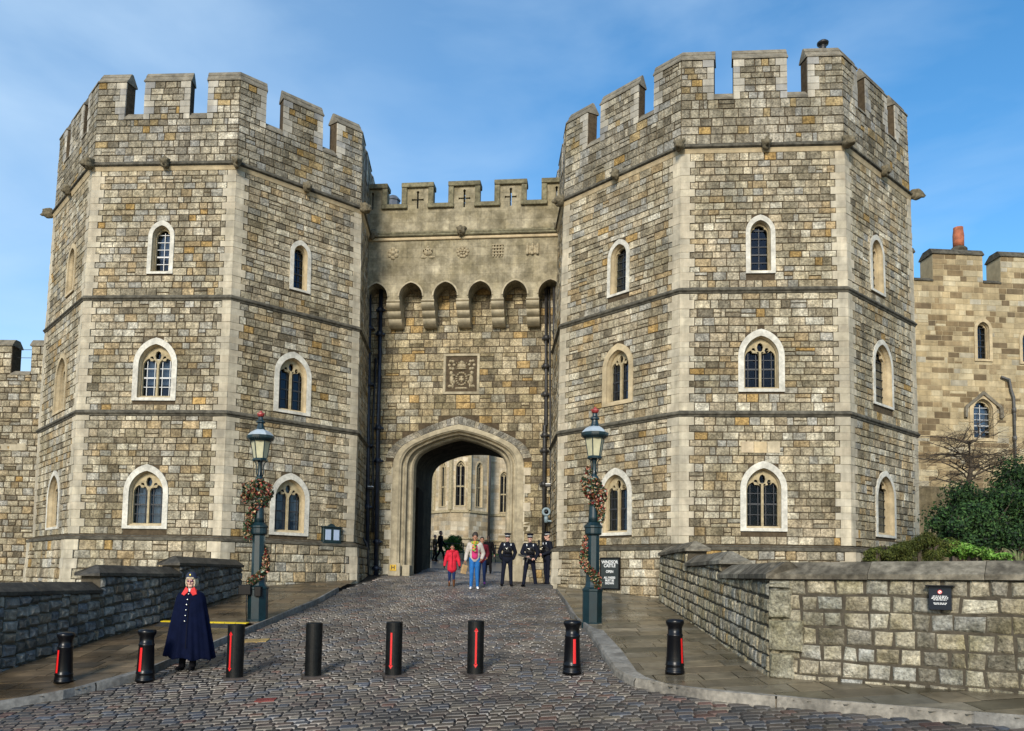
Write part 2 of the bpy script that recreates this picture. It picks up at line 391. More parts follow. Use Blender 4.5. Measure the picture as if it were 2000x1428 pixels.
# ------------------------------------------------------------ gate towers
DK={'D':-.017,'C':0,'B':-.038,'A':-.115,'T':-.171}
DARK=(.15,.14,.11)
class Tower:
    def __init__(s,C4,Z,zbase,back):
        C=[Vector(c) for c in C4]
        m=(C[1]+C[2])/2; t=C[2]-C[1]; n=Vector((-t.y,t.x)); n=n if n.y>0 else -n
        s.cen=m+n*1.207
        s.C=C+[Vector(c) for c in back]
        s.Z=Z; s.lv=[(zbase,-.02),(Z['D'],-.017),(Z['C'],0),(Z['B'],-.038),(Z['A'],-.115),(Z['T'],-.171)]
    def off(s,z):
        lv=s.lv
        if z<=lv[0][0]: return lv[0][1]
        for (a,x),(b,y) in zip(lv[:-1],lv[1:]):
            if z<=b: return x+(y-x)*(z-a)/(b-a)
        return lv[-1][1]
    def P(s,k,z,h):
        c=s.C[k%8]; d=(c-s.cen).normalized()
        p=c+d*(s.off(z)+h/math.cos(R(22.5)))
        return Vector((p.x,p.y,z))
    def F(s,k,t,z,h): return s.P(k,z,h).lerp(s.P(k+1,z,h),t)
    def W(s,k): return (s.C[(k+1)%8]-s.C[k%8]).length
    def M(s,k):
        W=s.W(k); return lambda u,z,h: s.F(k,u/W,z,h)
    def sweep(s,mb,path,prof,closed=False,col=(.5,.5,.5),mi=0,jag=0):
        n=len(prof); vs=[]
        for (k,t) in path:
            for (h,z) in prof: vs.append(s.F(k,t,z,h))
        fs=[]; m=len(path)
        for i in range(m if closed else m-1):
            i2=(i+1)%m
            for j in range(n): j2=(j+1)%n; fs.append((i*n+j,i2*n+j,i2*n+j2,i*n+j2))
        if not closed: fs.append(tuple(range(n))); fs.append(tuple(range((m-1)*n+n-1,(m-1)*n-1,-1)))
        mb.add(vs,fs,col,mi)
def noisy_head(size,seed,style=0):
    # small carved grotesque head: one lumpy mesh, looks along -Y
    rnd=random.Random(seed); bm=bmesh.new(); bmesh.ops.create_icosphere(bm,subdivisions=3,radius=1)
    ph=[rnd.uniform(0,6) for _ in range(6)]
    for v in bm.verts:
        x,y,z=v.co; r_=1+.08*math.sin(5*x+ph[0])+.08*math.sin(6*z+ph[1])+.06*math.sin(7*y+ph[2])
        # brow, eye pits, snout, open mouth, ears
        f=max(0,-y)
        r_+= .25*f*math.exp(-((z-.35)**2)/.02)*(1 if abs(x)<.7 else .3)
        for sx in(-.35,.35): r_-=.35*f*math.exp(-((x-sx)**2+(z-.12)**2)/.03)
        r_+= .55*f*math.exp(-((x)**2/.05+(z+.12)**2/.06))
        r_-= .45*f*math.exp(-((x)**2/.08+(z+.5)**2/.015))
        for sx in(-1,1): r_+=.5*math.exp(-((x-sx*.8)**2+(z-.55)**2)/.04)
        if style: r_+=.4*math.exp(-((x)**2+(z-1)**2)/.1)
        v.co=Vector((x*.8,y*1.05,z))*r_
    vs=[v.co*size for v in bm.verts]; fs=[tuple(v.index for v in f.verts) for f in bm.faces]; bm.free()
    return vs,fs
def tower(name,label,C4,Z,zbase,wins,cren,seed,back):
    random.seed(seed)
    T=Tower(C4,Z,zbase,back); root=empty(name,(T.cen.x,T.cen.y,g(T.cen.x,T.cen.y)))
    tag(root,label,'castle tower')
    faces=[7,0,1,2,3]
    D,C_,B_,A_,Tt=(Z[k] for k in 'DCBAT'); Tt+=.17
    wl={k:[] for k in range(8)}
    for (k,x0,x1,yt,yb,kind,sur,cur) in wins:
        P0=T.F(k,0,(C_+B_)/2,0); P1=T.F(k,1,(C_+B_)/2,0); U=(P1-P0).normalized(); N=Vector((U.y,-U.x,0)); 
        q=mk_win(P0,U,N,x0,x1,yt,yb,kind,sur,cur); wl[k].append(q)
    st=MB()
    segs=[(D+.06,C_-.08,(.19,.30)),(C_+.06,B_-.08,(.18,.28)),(B_+.06,A_-.20,(.18,.27))]
    back=MB()
    for si,(z0,z1,hr) in enumerate(segs):
        co=mk_courses(z0,z1,*hr)
        for k in faces:
            bl=win_block(wl[k]); masonry(st,T.M(k),T.W(k),co,bl,par=si)
    # plinth
    PL=.16
    co=mk_courses(zbase,D-.12,.24,.36)
    for k in faces:
        M0=T.M(k); masonry(st,lambda u,z,h,M0=M0:M0(u,z,h+PL+.05*min(1,max(0,(D-.3-z)/1.2))),T.W(k),co,lambda a,b:[],bulge=.015,wr=(.25,.6),bev=.02,j=.012)
        back.quad(*[M0(u,z,PL-.005+.05*min(1,max(0,(D-.3-z)/1.2))) for u,z in((0,zbase),(T.W(k),zbase),(T.W(k),D),(0,D))])
    # backing with window openings
    for k in range(8):
        Mk=T.M(k); W=T.W(k)
        back.poly([(0,D-.3),(W,D-.3),(W,C_),(W,B_),(W,A_),(0,A_),(0,B_),(0,C_)],[win_hole(q) for q in wl[k]],Mk,0)
    # parapet
    crz=Tt-1.52; th=.36; cb=.30
    T.sweep(back,[(k,0) for k in range(8)],[(0.0,A_-.1),(0.0,crz-.1),(-th,crz-.1),(-th,A_-.1)],True)
    cA,cB_,cC,cD=cren
    mer=[]
    for k in range(8):
        mer.append([(k,cD),(k+1,0),(k+1,cA)]); mer.append([(k,cB_),(k,cC)])
    caps=[]
    def capprof(z,ht=.38):
        return [(.05,z-ht),(.05,z-ht+.05),(.02,z-ht+.075),(-.06,z-ht+.22),(-.05,z-ht+.235),(-.13,z),(-.20,z),(-th-.05,z-ht+.05),(-th-.05,z-ht)]
    for p in mer:
        T.sweep(back,p,[(0.0,crz-.12),(0.0,Tt-.37),(-th,Tt-.37),(-th,crz-.12)])
        k0,t0=p[0]; k1,t1=p[-1]; e=.035/T.W(0)
        pp=[(k0,t0-e)]+p[1:-1]+[(k1,t1+e)]
        cap=MB(); T.sweep(cap,pp,capprof(Tt)); caps.append(('merlon_coping',cap))
    for k in range(8):
        for (a,b) in((cA,cB_),(cC,cD)):
            cap=MB(); caps.append(('crenel_sill',cap)); T.sweep(cap,[(k,a),(k,b)],[(.055,crz-.18),(.055,crz-.12),(-.12,crz+.10),(-th+.08,crz+.10),(-th-.03,crz-.1),(-th-.03,crz-.18)])
    PAR=[((.38,.34,.26),5),((.45,.405,.31),4),((.32,.285,.215),4),((.24,.21,.155),2.5),((.38,.365,.32),3),((.42,.32,.17),1.5),((.46,.31,.12),.5),((.54,.49,.385),1.8)]
    co=mk_courses(A_+.10,crz-.18,.20,.29)
    co2=mk_courses(crz-.18,Tt-.385,.17,.24)
    for k in faces:
        W=T.W(k)
        masonry(st,T.M(k),W,co,lambda a,b:[],False,False,pal=PAR)
        gaps=[(cA*W,cB_*W),(cC*W,cD*W)]
        def bl(za,zb,gaps=gaps):
            o=[]
            ex=.22 if (int(za*7)%2) else .36
            for a,b in gaps: o.append((a-ex,b+ex))
            return o
        masonry(st,T.M(k),W,co2,bl,False,False,pal=PAR,wr=(.18,.45))
        for (za,zb) in co2:
            ex=.22 if (int(za*7)%2) else .36
            for a,b in gaps:
                for (u0,u1) in((a-ex,a),(b,b+ex)):
                    stone(st,T.M(k),u0+.005,u1-.0,za+.004,zb-.004,pick([((.42,.39,.32),3),((.50,.46,.37),2),((.33,.32,.29),1.5)],.06),.034,.004,.001,1)
    # string courses
    sm=MB(); loop=[(k,0) for k in range(8)]
    def string(z,pr=.10,hh=.14):
        T.sweep(sm,loop,[(-.05,z+.10),(.03,z+.08),(pr,z),(pr,z-.035),(pr*.55,z-.075),(pr*.55,z-.10),(.015,z-hh),(-.05,z-hh)],True)
    string(C_); string(B_)
    T.sweep(sm,loop,[(-.05,D+.05),(.04,D+.03),(PL+.06,D-.05),(PL+.06,D-.12),(PL,D-.16),(-.05,D-.16)],True)
    # cornice: dark moulding over a cream band
    T.sweep(sm,loop,[(-.05,A_+.10),(.06,A_+.09),(.15,A_+.01),(.15,A_-.04),(.07,A_-.09),(-.05,A_-.09)],True)
    cmb=MB(); T.sweep(cmb,loop,[(-.05,A_-.092),(.10,A_-.092),(.075,A_-.13),(.04,A_-.21),(-.05,A_-.22)],True)
    back.build('wall_core',M_MORTAR,root); st.build('stonework',[M_STONE,M_ASHLAR],root)
    sm.build('string_course',M_DARKSTONE,root); cmb.build('cornice',M_CREAM,root)
    for nm,cap in caps: cap.build(nm,M_COPE,root)
    # roof deck
    rf=MB(); rf.add([T.F(k,0,crz-.9,-.3) for k in range(8)],[tuple(range(8))]); rf.build('roof_deck',M_DARKSTONE,root)
    # carved heads on the cornice
    for i,(k,t) in enumerate([(0,0),(0,.5),(1,0),(1,.52),(2,0),(2,.52),(3,0),(3,.5)]):
        p=T.F(k,t,A_-.03,.17); 
        if t==0: d=(p.xy-T.cen).normalized()
        else:
            e=(T.C[(k+1)%8]-T.C[k%8]).normalized(); d=Vector((e.y,-e.x))
        ang=math.atan2(d.x,-d.y); vs,fs=noisy_head(.17 if t else .19,seed*10+i,i%2)
        Rm=Matrix.Rotation(ang,3,'Z')@Matrix.Rotation(.25,3,'X')
        hb=MB(); hb.add([Rm@(v*Vector((1,1.15 if t==0 else .9,1)))+p+Vector((d.x,d.y,0))*.02 for v in vs],fs); hb.build('carved_head',M_CARVE,root,smooth=True)
    for k in range(8):
        for q in wl[k]: build_window(q,T.M(k),root)
    return T,root
M_COPE=mat('coping_stone',(.23,.205,.155),rough=.9,n=(5,.35),n2=(1.2,.35),bump=(22,.5,.02),spec=.2)
M_CARVE=mat('carved_stone',(.17,.145,.095),rough=.9,n=(14,.5),bump=(30,.6,.02),spec=.2)
CL=[(-17.612,29.806),(-14.187,26.045),(-9.228,25.741),(-5.665,28.948)]
CR=[(1.592,28.128),(5.035,24.364),(10.053,23.988),(13.718,27.262)]
TL,rootL=tower('gate_tower','octagonal stone tower left of the gateway, standing behind the caped woman',CL,dict(D=1.098,C=5.111,B=8.911,A=13.431,T=16.541),-1.6,[
 (0,131,147,478,572,'slit','cream',0),(0,110,132,692,805,'slit','cream',0),(0,95,119,920,1034,'slit','white',0),
 (1,289,340,430,535,'single','white',2),(1,262,347,660,783,'double','white',2),(1,243,330,907,1033,'double','white',1),
 (2,567,608,469,570,'single','white',0),(2,535,607,687,809,'double','white',0),(2,527,603,924,1046,'double','white',1)],(.20,.33,.655,.775),11,[(-5.9,33.4),(-9.4,36.8),(-14.4,37.0),(-17.9,34.0)])
TR,rootR=tower('gate_tower','octagonal stone tower right of the gateway, with the open notice board at its foot',CR,dict(D=1.03,C=5.057,B=8.891,A=13.467,T=16.54),-1.6,[
 (0,1187,1230,467,576,'single','white',0),(0,1179,1238,671,791,'double','cream',0),(0,1172,1236,914,1046,'double','white',0),
 (1,1457,1515,419,534,'single','white',0),(1,1442,1532,643,766,'double','white',0),(1,1446,1537,901,1038,'double','white',0),
 (2,1700,1728,459,573,'slit','white',0),(2,1703,1742,664,795,'slit','white',0),(2,1708,1747,920,1050,'slit','white',0)],(.205,.325,.66,.785),12,[(13.95,32.4),(10.2,36.2),(5.1,36.2),(1.45,32.6)])
q_=TR.F(1,.92,16.7,-.25); cw_=MB(); cw_.lathe([(.10,-.1),(.10,.12),(.09,.14),(.09,.18),(.17,.20),(.18,.26),(.12,.31),(.001,.33)],14,M=Matrix.Translation(q_)); cw_.build('chimney_cowl',mat('sooty_metal',(.012,.012,.012),rough=.5,n=None,bump=None),rootR,smooth=True)
# pale patched blocks above the low window of the right tower
M1=TR.M(1); P0=TR.F(1,0,3,0); P1=TR.F(1,1,3,0); U=(P1-P0).normalized(); N=Vector((U.y,-U.x,0)); a=onplane(1447,885,P0,N); b=onplane(1523,863,P0,N); ua=(a-P0).dot(U); ub_=(b-P0).dot(U); pm=MB()
for i in range(3): stone(pm,M1,ua+(ub_-ua)*i/3+.004,ua+(ub_-ua)*(i+1)/3-.004,a.z,b.z,((.62,.50,.33),(.60,.47,.28),(.63,.53,.36))[i],.05,.006,.002,0)
pm.build('patched_blocks',M_ASHLAR,rootR)
# ------------------------------------------------------------ flat wall helper
class Wall:
    def __init__(s,P,Q):
        s.P=Vector((P[0],P[1])); s.Q=Vector((Q[0],Q[1])); s.U=(s.Q-s.P).normalized(); s.N=Vector((s.U.y,-s.U.x)); s.W=(s.Q-s.P).length
    def M(s,u,z,h):
        p=s.P+s.U*u+s.N*h; return Vector((p.x,p.y,z))
    def uz(s,x,y,h=0):
        P=s.M(0,0,h); p=onplane(x,y,P,Vector((s.N.x,s.N.y,0))); return (p.xy-s.P).dot(s.U),p.z
WARM=[((.45,.37,.235),5),((.52,.44,.29),4),((.38,.32,.20),3),((.27,.23,.15),2),((.40,.37,.29),2),((.50,.35,.16),1.5),((.60,.52,.36),2),((.22,.185,.13),1)]
ASHC=(.375,.335,.24)
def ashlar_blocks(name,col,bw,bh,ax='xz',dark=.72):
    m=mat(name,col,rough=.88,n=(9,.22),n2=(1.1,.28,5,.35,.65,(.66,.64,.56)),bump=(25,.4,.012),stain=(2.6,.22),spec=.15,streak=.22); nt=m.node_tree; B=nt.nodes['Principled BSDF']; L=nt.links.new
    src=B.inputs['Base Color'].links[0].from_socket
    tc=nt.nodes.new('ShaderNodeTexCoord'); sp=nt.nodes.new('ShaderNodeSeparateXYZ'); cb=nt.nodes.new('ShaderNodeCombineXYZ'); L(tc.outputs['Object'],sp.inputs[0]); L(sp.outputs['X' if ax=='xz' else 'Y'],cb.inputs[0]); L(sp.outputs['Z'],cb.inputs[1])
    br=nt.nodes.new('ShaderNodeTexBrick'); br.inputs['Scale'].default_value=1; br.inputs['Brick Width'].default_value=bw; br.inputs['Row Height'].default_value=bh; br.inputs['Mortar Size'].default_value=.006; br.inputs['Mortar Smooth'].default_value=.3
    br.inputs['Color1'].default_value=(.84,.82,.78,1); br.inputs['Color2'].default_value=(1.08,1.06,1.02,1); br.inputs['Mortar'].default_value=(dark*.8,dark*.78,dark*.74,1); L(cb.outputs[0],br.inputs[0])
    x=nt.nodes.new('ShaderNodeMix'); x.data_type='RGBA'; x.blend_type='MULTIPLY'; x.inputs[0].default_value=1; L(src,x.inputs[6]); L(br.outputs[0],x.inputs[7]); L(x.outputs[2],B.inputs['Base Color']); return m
M_ASHB=ashlar_blocks('gate_ashlar',ASHC,1.1,.36)
M_ARCH=mat('arch_moulding',(.40,.345,.235),rough=.88,n=(4,.2),n2=(1,.2),bump=(25,.35,.01),stain=(3,.15),spec=.2)
# ------------------------------------------------------------ gate wall between the towers
random.seed(5)
CW=Wall((-6.2,32.25),(2.0,31.37)); GM=CW.M; PRO=.85
gw=empty('gateway',(-2.1,31.9,g(-2.1,31.9))); tag(gw,'recessed gateway between the two towers, with its great pointed arch and carved coat of arms','gateway')
def uP(x,y=600,h=0): return CW.uz(x,y,h)[0]
def zP(y,x=895,h=0): return CW.uz(x,y,h)[1]
cu=(uP(765,1000)+uP(1022,1000))/2; a0=(uP(1022,1000)-uP(765,1000))/2
zs=zP(912); zap=zP(829); r0=zap-zs; zg=-1.0
def ao(a,r,n=8): return outline(cu,zg,a,zs,r,tudor,n)
rings=[(a0,r0,-.02),(a0,r0,.035),(a0-.03,r0-.03,.05),(a0-.25,r0-.2,.05),(a0-.30,r0-.24,.0),(a0-.34,r0-.26,-.02),(a0-.36,r0-.28,-.16),(a0-.42,r0-.32,-.20),(a0-.47,r0-.34,-.12),(a0-.53,r0-.37,-.16),(a0-.55,r0-.38,-.36),(a0-.60,r0-.42,-.42),(a0-.68,r0-.46,-.40),(a0-.74,r0-.5,-.48),(a0-.78,r0-.52,-.75),(a0-.74,r0-.5,-.76),(a0-.68,r0-.45,-.95)]
mb=MB()
for A,B in zip(rings[:-1],rings[1:]): ring(mb,GM,ao(A[0],A[1]),ao(B[0],B[1]),A[2],B[2],closed=False)
mb.build('arch_moulding',M_ARCH,gw)
# quoin teeth on the outside of the jambs
st=MB()
zz=-.35; i=0
while zz<zs-.25:
    h=random.uniform(.30,.42); e=.28 if i%2 else .05
    stone(st,GM,cu-a0-e,cu-a0+.02,zz,zz+h-.004,pick(QCOL,.05),.035,.004,.001,1); e=.05 if i%2 else .28
    stone(st,GM,cu+a0-.02,cu+a0+e,zz,zz+h-.004,pick(QCOL,.05),.035,.004,.001,1); zz+=h; i+=1
# plinth blocks at the jamb feet
for s in(-1,1):
    st.bbox((min(cu+s*(a0+.05),cu+s*(a0-.42)),-1,.0),(max(cu+s*(a0+.05),cu+s*(a0-.42)),g(-2,31)+.62,.10),.02,(.46,.40,.28),1,M=lambda x,y,z:GM(x,y,z))
    st.bbox((min(cu+s*(a0-.46),cu+s*(a0-.76)),-1,-.62),(max(cu+s*(a0-.46),cu+s*(a0-.76)),g(-2,31)+.55,-.08),.02,(.42,.37,.26),1,M=lambda x,y,z:GM(x,y,z))
# relieving arch of small voussoirs
vo=tudor(a0+.02,r0+.02,14,.42,62); vi=tudor(a0+.36,r0+.34,14,.42,62)
nv=len(vo)
for i in range(nv-1):
    A,B,C,D=vo[i],vo[i+1],vi[i+1],vi[i]
    if (A[1]+B[1])/2<.35: continue
    if abs(A[0]-B[0])+abs(A[1]-B[1])<.12 and i%2: pass
    k=.04
    def lp(p,q,t): return (p[0]+(q[0]-p[0])*t,p[1]+(q[1]-p[1])*t)
    q4=[lp(A,B,k),lp(A,B,1-k),lp(D,C,1-k),lp(D,C,k)]
    d=.03*random.uniform(.7,1.3)
    vs=[GM(cu+p[0],zs+p[1],-.01) for p in q4]+[GM(cu+p[0]*.998,zs+p[1]*.998,d) for p in q4]
    st.add(vs,[(0,1,5,4),(1,2,6,5),(2,3,7,6),(3,0,4,7),(4,5,6,7)],pick([((.33,.31,.26),3),((.28,.26,.22),2),((.40,.36,.28),2)],.08))
ptop=zP(640); zarc=zP(560)
pu0,pz1=CW.uz(867,692); pu1,pz0=CW.uz(936,770)
def gbl(za,zb):
    r=[]
    if za<pz1 and zb>pz0: r.append((pu0+.02,pu1-.02))
    hw=arch_half(a0+(.3 if zb>zs+.3 else 0),zs,r0+.3,max(za,zg),tudor)
    if hw>.02: r.append((cu-hw,cu+hw))
    return r
co=mk_courses(-.9,zP(590),.24,.34)
masonry(st,GM,CW.W,co,gbl,False,False,pal=WARM,wr=(.28,.6),depth=.022)
co=mk_courses(zP(590),zP(540),.24,.34); masonry(st,GM,CW.W,co,lambda a,b:[],False,False,pal=[(tuple(x*.9 for x in c),w_) for c,w_ in WARM],wr=(.28,.6),depth=.022)
st.build('stonework',[M_STONE,M_ASHLAR],gw)
core=MB()
core.poly([(0,zg-.5),(cu-a0+.1,zg-.5)]+[(x,z) for x,z in reversed(ao(a0-.1,r0-.1))]+[(CW.W,zg-.5),(CW.W,zP(520)),(0,zP(520))],[],GM,-.0)
# passage: side walls and vault, widening to the courtyard arch
DEP=-6.6
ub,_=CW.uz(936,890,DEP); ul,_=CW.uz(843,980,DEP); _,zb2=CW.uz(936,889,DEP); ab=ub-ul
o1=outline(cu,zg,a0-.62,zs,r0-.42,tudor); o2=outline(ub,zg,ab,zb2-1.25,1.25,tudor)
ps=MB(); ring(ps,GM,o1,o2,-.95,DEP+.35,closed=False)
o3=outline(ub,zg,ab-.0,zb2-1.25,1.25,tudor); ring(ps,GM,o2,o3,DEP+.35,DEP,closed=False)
mp_=ashlar_blocks('shaded_passage_stone',(.075,.062,.045),.7,.33,'yz'); mp_.node_tree.nodes['Principled BSDF'].inputs['Specular IOR Level'].default_value=.03; ps.build('passage_vault',mp_,gw)  # stone set near black: the passage's deep shade is put into its colour
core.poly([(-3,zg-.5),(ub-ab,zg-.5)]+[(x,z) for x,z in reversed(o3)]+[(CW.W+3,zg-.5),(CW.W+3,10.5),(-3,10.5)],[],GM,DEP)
core.quad(GM(-.5,10.5,0),GM(CW.W+.5,10.5,0),GM(CW.W+.5,10.5,DEP),GM(-.5,10.5,DEP))
core.build('wall_core',M_MORTAR,gw)
# heavy door leaf folded back against the passage wall
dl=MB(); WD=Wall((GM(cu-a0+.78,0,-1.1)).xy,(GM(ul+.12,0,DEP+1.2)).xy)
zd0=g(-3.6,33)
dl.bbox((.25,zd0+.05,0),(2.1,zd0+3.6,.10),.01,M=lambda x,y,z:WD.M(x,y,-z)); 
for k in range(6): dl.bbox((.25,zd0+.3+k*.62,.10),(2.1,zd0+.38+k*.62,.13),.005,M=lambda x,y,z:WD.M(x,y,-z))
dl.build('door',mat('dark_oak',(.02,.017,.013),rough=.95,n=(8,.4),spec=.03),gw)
# corbelled parapet
px=[(713,756),(779,824),(846,892),(914,960),(982,1029),(1051,1098)]
par=MB(); zstr=zP(463,h=PRO); zsp=zP(577,h=PRO); zapx=zP(550,h=PRO); zcb=zP(584,h=PRO)
uL=.05; uR=CW.W-.05
lo=[(uL,zcb)]
arcs=[]
for (xa,xb) in px:
    ua,ub_=uP(xa,600,PRO),uP(xb,600,PRO); arcs.append((ua,ub_))
for ua,ub_ in arcs:
    c=(ua+ub_)/2; a=(ub_-ua)/2; pts=pointed(a,zapx-zsp,7)
    if ua<=lo[-1][0]+.02: lo=lo[:-1]
    else: lo.append((ua,zcb))
    lo+=[(c+x,zsp+y) for x,y in reversed(pts)]
    if ub_<uR-.02: lo.append((ub_,zcb))
if lo[-1][1]<=zcb+.001: lo.append((uR,zcb))
lo+=[(uR,zstr+.1),(uL,zstr+.1)]
par.poly(lo,[],GM,PRO,0.0)
# arch hood edges
for ua,ub_ in arcs:
    hd=MB()
    c=(ua+ub_)/2; a=(ub_-ua)/2; A=pointed(a,zapx-zsp,7); B=pointed(a+.06,zapx-zsp+.055,7)
    la=[(c+x,zsp+y) for x,y in A]; lb=[(c+x,zsp+y) for x,y in B]
    ring(hd,GM,la,lb,PRO+.035,PRO+.035,closed=False); ring(hd,GM,lb,lb,PRO+.035,PRO-.01,closed=False); ring(hd,GM,la,la,PRO+.035,PRO-.01,closed=False)
    hd.build('arch_hood',M_ARCH,gw)
# upper wall with crenels and cross slits
mer=[(720,755,360),(787,845,358),(878,936,355),(968,1027,352),(1060,1100,350)]
zc=zP(402,h=PRO)
up=[(uL,zstr+.1),(uR,zstr+.1)]
mu=[]
for i,(xa,xb,y) in enumerate(mer):
    ua,ub_=uP(xa,380,PRO),uP(xb,380,PRO)
    if i==0: ua=uL
    if i==4: ub_=uR
    mu.append((ua,ub_))
zt=zP(357,x=905,h=PRO)
for ua,ub_ in reversed(mu): 
    up+=[(ub_,zc),(ub_,zt),(ua,zt),(ua,zc)]
up=[p for i,p in enumerate(up) if not(i>1 and (p==(uR,zc) or p==(uL,zc)))]
holes=[]
for ua,ub_ in mu:
    c=(ua+ub_)/2; 
    if ua==uL: c=uP(728,380,PRO)
    if ub_==uR: c=uP(1087,380,PRO)
    z=zt-.62; w1=.035; w2=.235; h1=.32; h2=.36
    cr_=[(c-w1,z-h2),(c+w1,z-h2),(c+w1,z-.03),(c+w2*.75,z-.03),(c+w2,z-.05),(c+w2,z+.05),(c+w2*.75,z+.03),(c+w1,z+.03),(c+w1,z+h1-.06),(c+.06,z+h1),(c,z+h1+.06),(c-.06,z+h1),(c-w1,z+h1-.06),(c-w1,z+.03),(c-w2*.75,z+.03),(c-w2,z+.05),(c-w2,z-.05),(c-w2*.75,z-.03),(c-w1,z-.03)]
    if ua==uL or ub_==uR: cr_=[(c-w1,z-h2),(c+w1,z-h2),(c+w1,z+h1-.06),(c+.06,z+h1),(c,z+h1+.06),(c-.06,z+h1),(c-w1,z+h1-.06)]
    holes.append(cr_)
par.poly(up,holes,GM,PRO-.03,PRO-.45)
par.build('parapet',M_ASHB,gw)
# mouldings round each merlon and crenel
mo=MB(); bw=.17
def bar(u0,z0,u1,z1,h=.07,mi=0): mo.bbox((u0,z0,PRO-.48 if mi==1 else PRO-.04),(u1,z1,PRO+h),.018,mi=0,M=lambda x,y,z:GM(x,y,z))
for i,(ua,ub_) in enumerate(mu):
    bar(ua-(.05 if i else 0),zt-.14,ub_+(.05 if i<4 else 0),zt+.05,.08,1)
    if i: bar(ua-.045,zc+.12,ua+bw,zt-.143,.05)
    if i<4: bar(ub_-bw,zc+.12,ub_+.045,zt-.143,.05)
for (a,b),(c,d) in zip(mu[:-1],mu[1:]): bar(b-bw-.02,zc-.06,c+bw+.02,zc+.117,.085,1)
# string
for (z0,z1,h) in ((zstr+.13,zstr+.24,.10),(zstr+.03,zstr+.127,.15)): mo.bbox((uL,z0,PRO-.05),(uR,z1,PRO+h),.03,M=lambda x,y,z:GM(x,y,z))
mo.build('parapet_moulding',mat('mossy_moulding',(.20,.18,.11),rough=.92,n=(7,.45),n2=(1.5,.3),bump=(22,.6,.02),spec=.2),gw)
mo=MB(); mo.bbox((uL,zstr-.10,PRO-.05),(uR,zstr+.027,PRO+.07),.02,M=lambda x,y,z:GM(x,y,z)); mo.build('cornice',M_CREAM,gw)
# corbels
for (a,b),(c,d) in zip(arcs[:-1],arcs[1:]):
    m0=(b+c)/2; hw=(c-b)/2+.03; cb=MB(); z=zcb+.02
    for (dz0,dz1,h0,h1) in((0,.13,PRO+.0,PRO-.12),(.13,.40,PRO+.03,PRO-.22),(.40,.66,PRO-.20,PRO-.42),(.66,.95,PRO-.38,PRO-.62)):
        n=6; pr=[]
        for t in range(n+1):
            tt=t/n; hh=h0+(h1-h0)*tt**2.0+(.03*math.sin(tt*math.pi)); pr.append((hh,z-dz0-(dz1-dz0)*tt))
        pr=[(0,z-dz0)]+pr+[(0,z-dz1)]
        vs=[GM(m0-hw,zz_,hh) for hh,zz_ in pr]+[GM(m0+hw,zz_,hh) for hh,zz_ in pr]; N_=len(pr)
        cb.add(vs,[(i,(i+1)%N_,N_+(i+1)%N_,N_+i) for i in range(N_)]+[tuple(range(N_)),tuple(range(2*N_-1,N_-1,-1))])
    cb.build('corbel',M_ARCH,gw)
def head(parent,M,u,z,h,size,seed):
    vs,fs=noisy_head(size,seed,0); ang=math.atan2(CW.N.x,-CW.N.y); Rm=Matrix.Rotation(ang,3,'Z'); p=M(u,z,h); hb=MB(); hb.add([Rm@v+p for v in vs],fs); hb.build('carved_head',M_CARVE,parent,smooth=True)
head(gw,GM,uP(902,455,PRO),zP(455,h=PRO),PRO+.12,.21,71); head(gw,GM,uP(716,462,PRO),zP(460,h=PRO),PRO+.12,.2,72); head(gw,GM,uP(1091,450,PRO),zP(452,h=PRO),PRO+.12,.2,73)
# slate turret top on the roof behind the battlements
q_=at(768,395,36.5); zt_=at(768,382,36.5).z; t_=MB(); t_.lathe([(.30,-3),(.30,.0),(.34,.02),(.34,.08),(.2,.24),(.001,.30)],8,M=Matrix.Translation((q_.x,q_.y,zt_-.3)))
t_.build('roof_turret',mat('blue_slate',(.09,.10,.12),rough=.5,n=(6,.3),bump=None),gw)
# carved badges
def relief(parts_fn,name,label=None):
    b=MB(); parts_fn(b); o=b.build(name,M_RELIEF,gw,smooth=False)
    if label:o['label']=label
    return o
M_RELIEF=mat('carved_relief',(.37,.31,.20),rough=.9,n=(14,.4),bump=(30,.5,.01),spec=.2)
def blob(b,u,z,ru,rz,rh,h0=PRO,n=10,sq=1,M=None):
    M=M or GM
    vs=[];fs=[];rg=4
    for k in range(rg):
        ph=math.pi/2*k/rg
        for i in range(n):
            a=2*math.pi*i/n; vs.append(M(u+ru*math.cos(ph)*math.cos(a),z+rz*math.cos(ph)*math.sin(a),h0+rh*math.sin(ph)))
    vs.append(M(u,z,h0+rh))
    for k in range(rg-1):
        for i in range(n): j=(i+1)%n; fs.append((k*n+i,k*n+j,k*n+n+j,k*n+n+i))
    for i in range(n): fs.append(((rg-1)*n+i,(rg-1)*n+(i+1)%n,rg*n))
    b.add(vs,fs)
bz=zP(492,h=PRO)
def b1(b):
    u=uP(768,492,PRO)
    for i in range(6): a=i*math.pi/3+.52; blob(b,u+.15*math.cos(a),bz+.17*math.sin(a),.10,.10,.07)
    blob(b,u,bz,.12,.12,.11)
def b2(b):
    u=uP(836,492,PRO); blob(b,u,bz+.04,.21,.17,.10)
    for s in(-1,1): blob(b,u+s*.17,bz-.19,.13,.05,.05)
    blob(b,u,bz+.2,.07,.08,.1)
    for i in range(5): blob(b,u-.16+.08*i,bz+.06+.04*(i%2),.035,.05,.15)
def b3(b):
    u=uP(904,489,PRO)
    for i in range(10): a=i*math.pi/5; blob(b,u+.19*math.cos(a),bz+.19*math.sin(a),.075,.075,.07)
    for i in range(5): a=i*2*math.pi/5+.3; blob(b,u+.09*math.cos(a),bz+.09*math.sin(a),.07,.07,.10)
    blob(b,u,bz,.05,.05,.13)
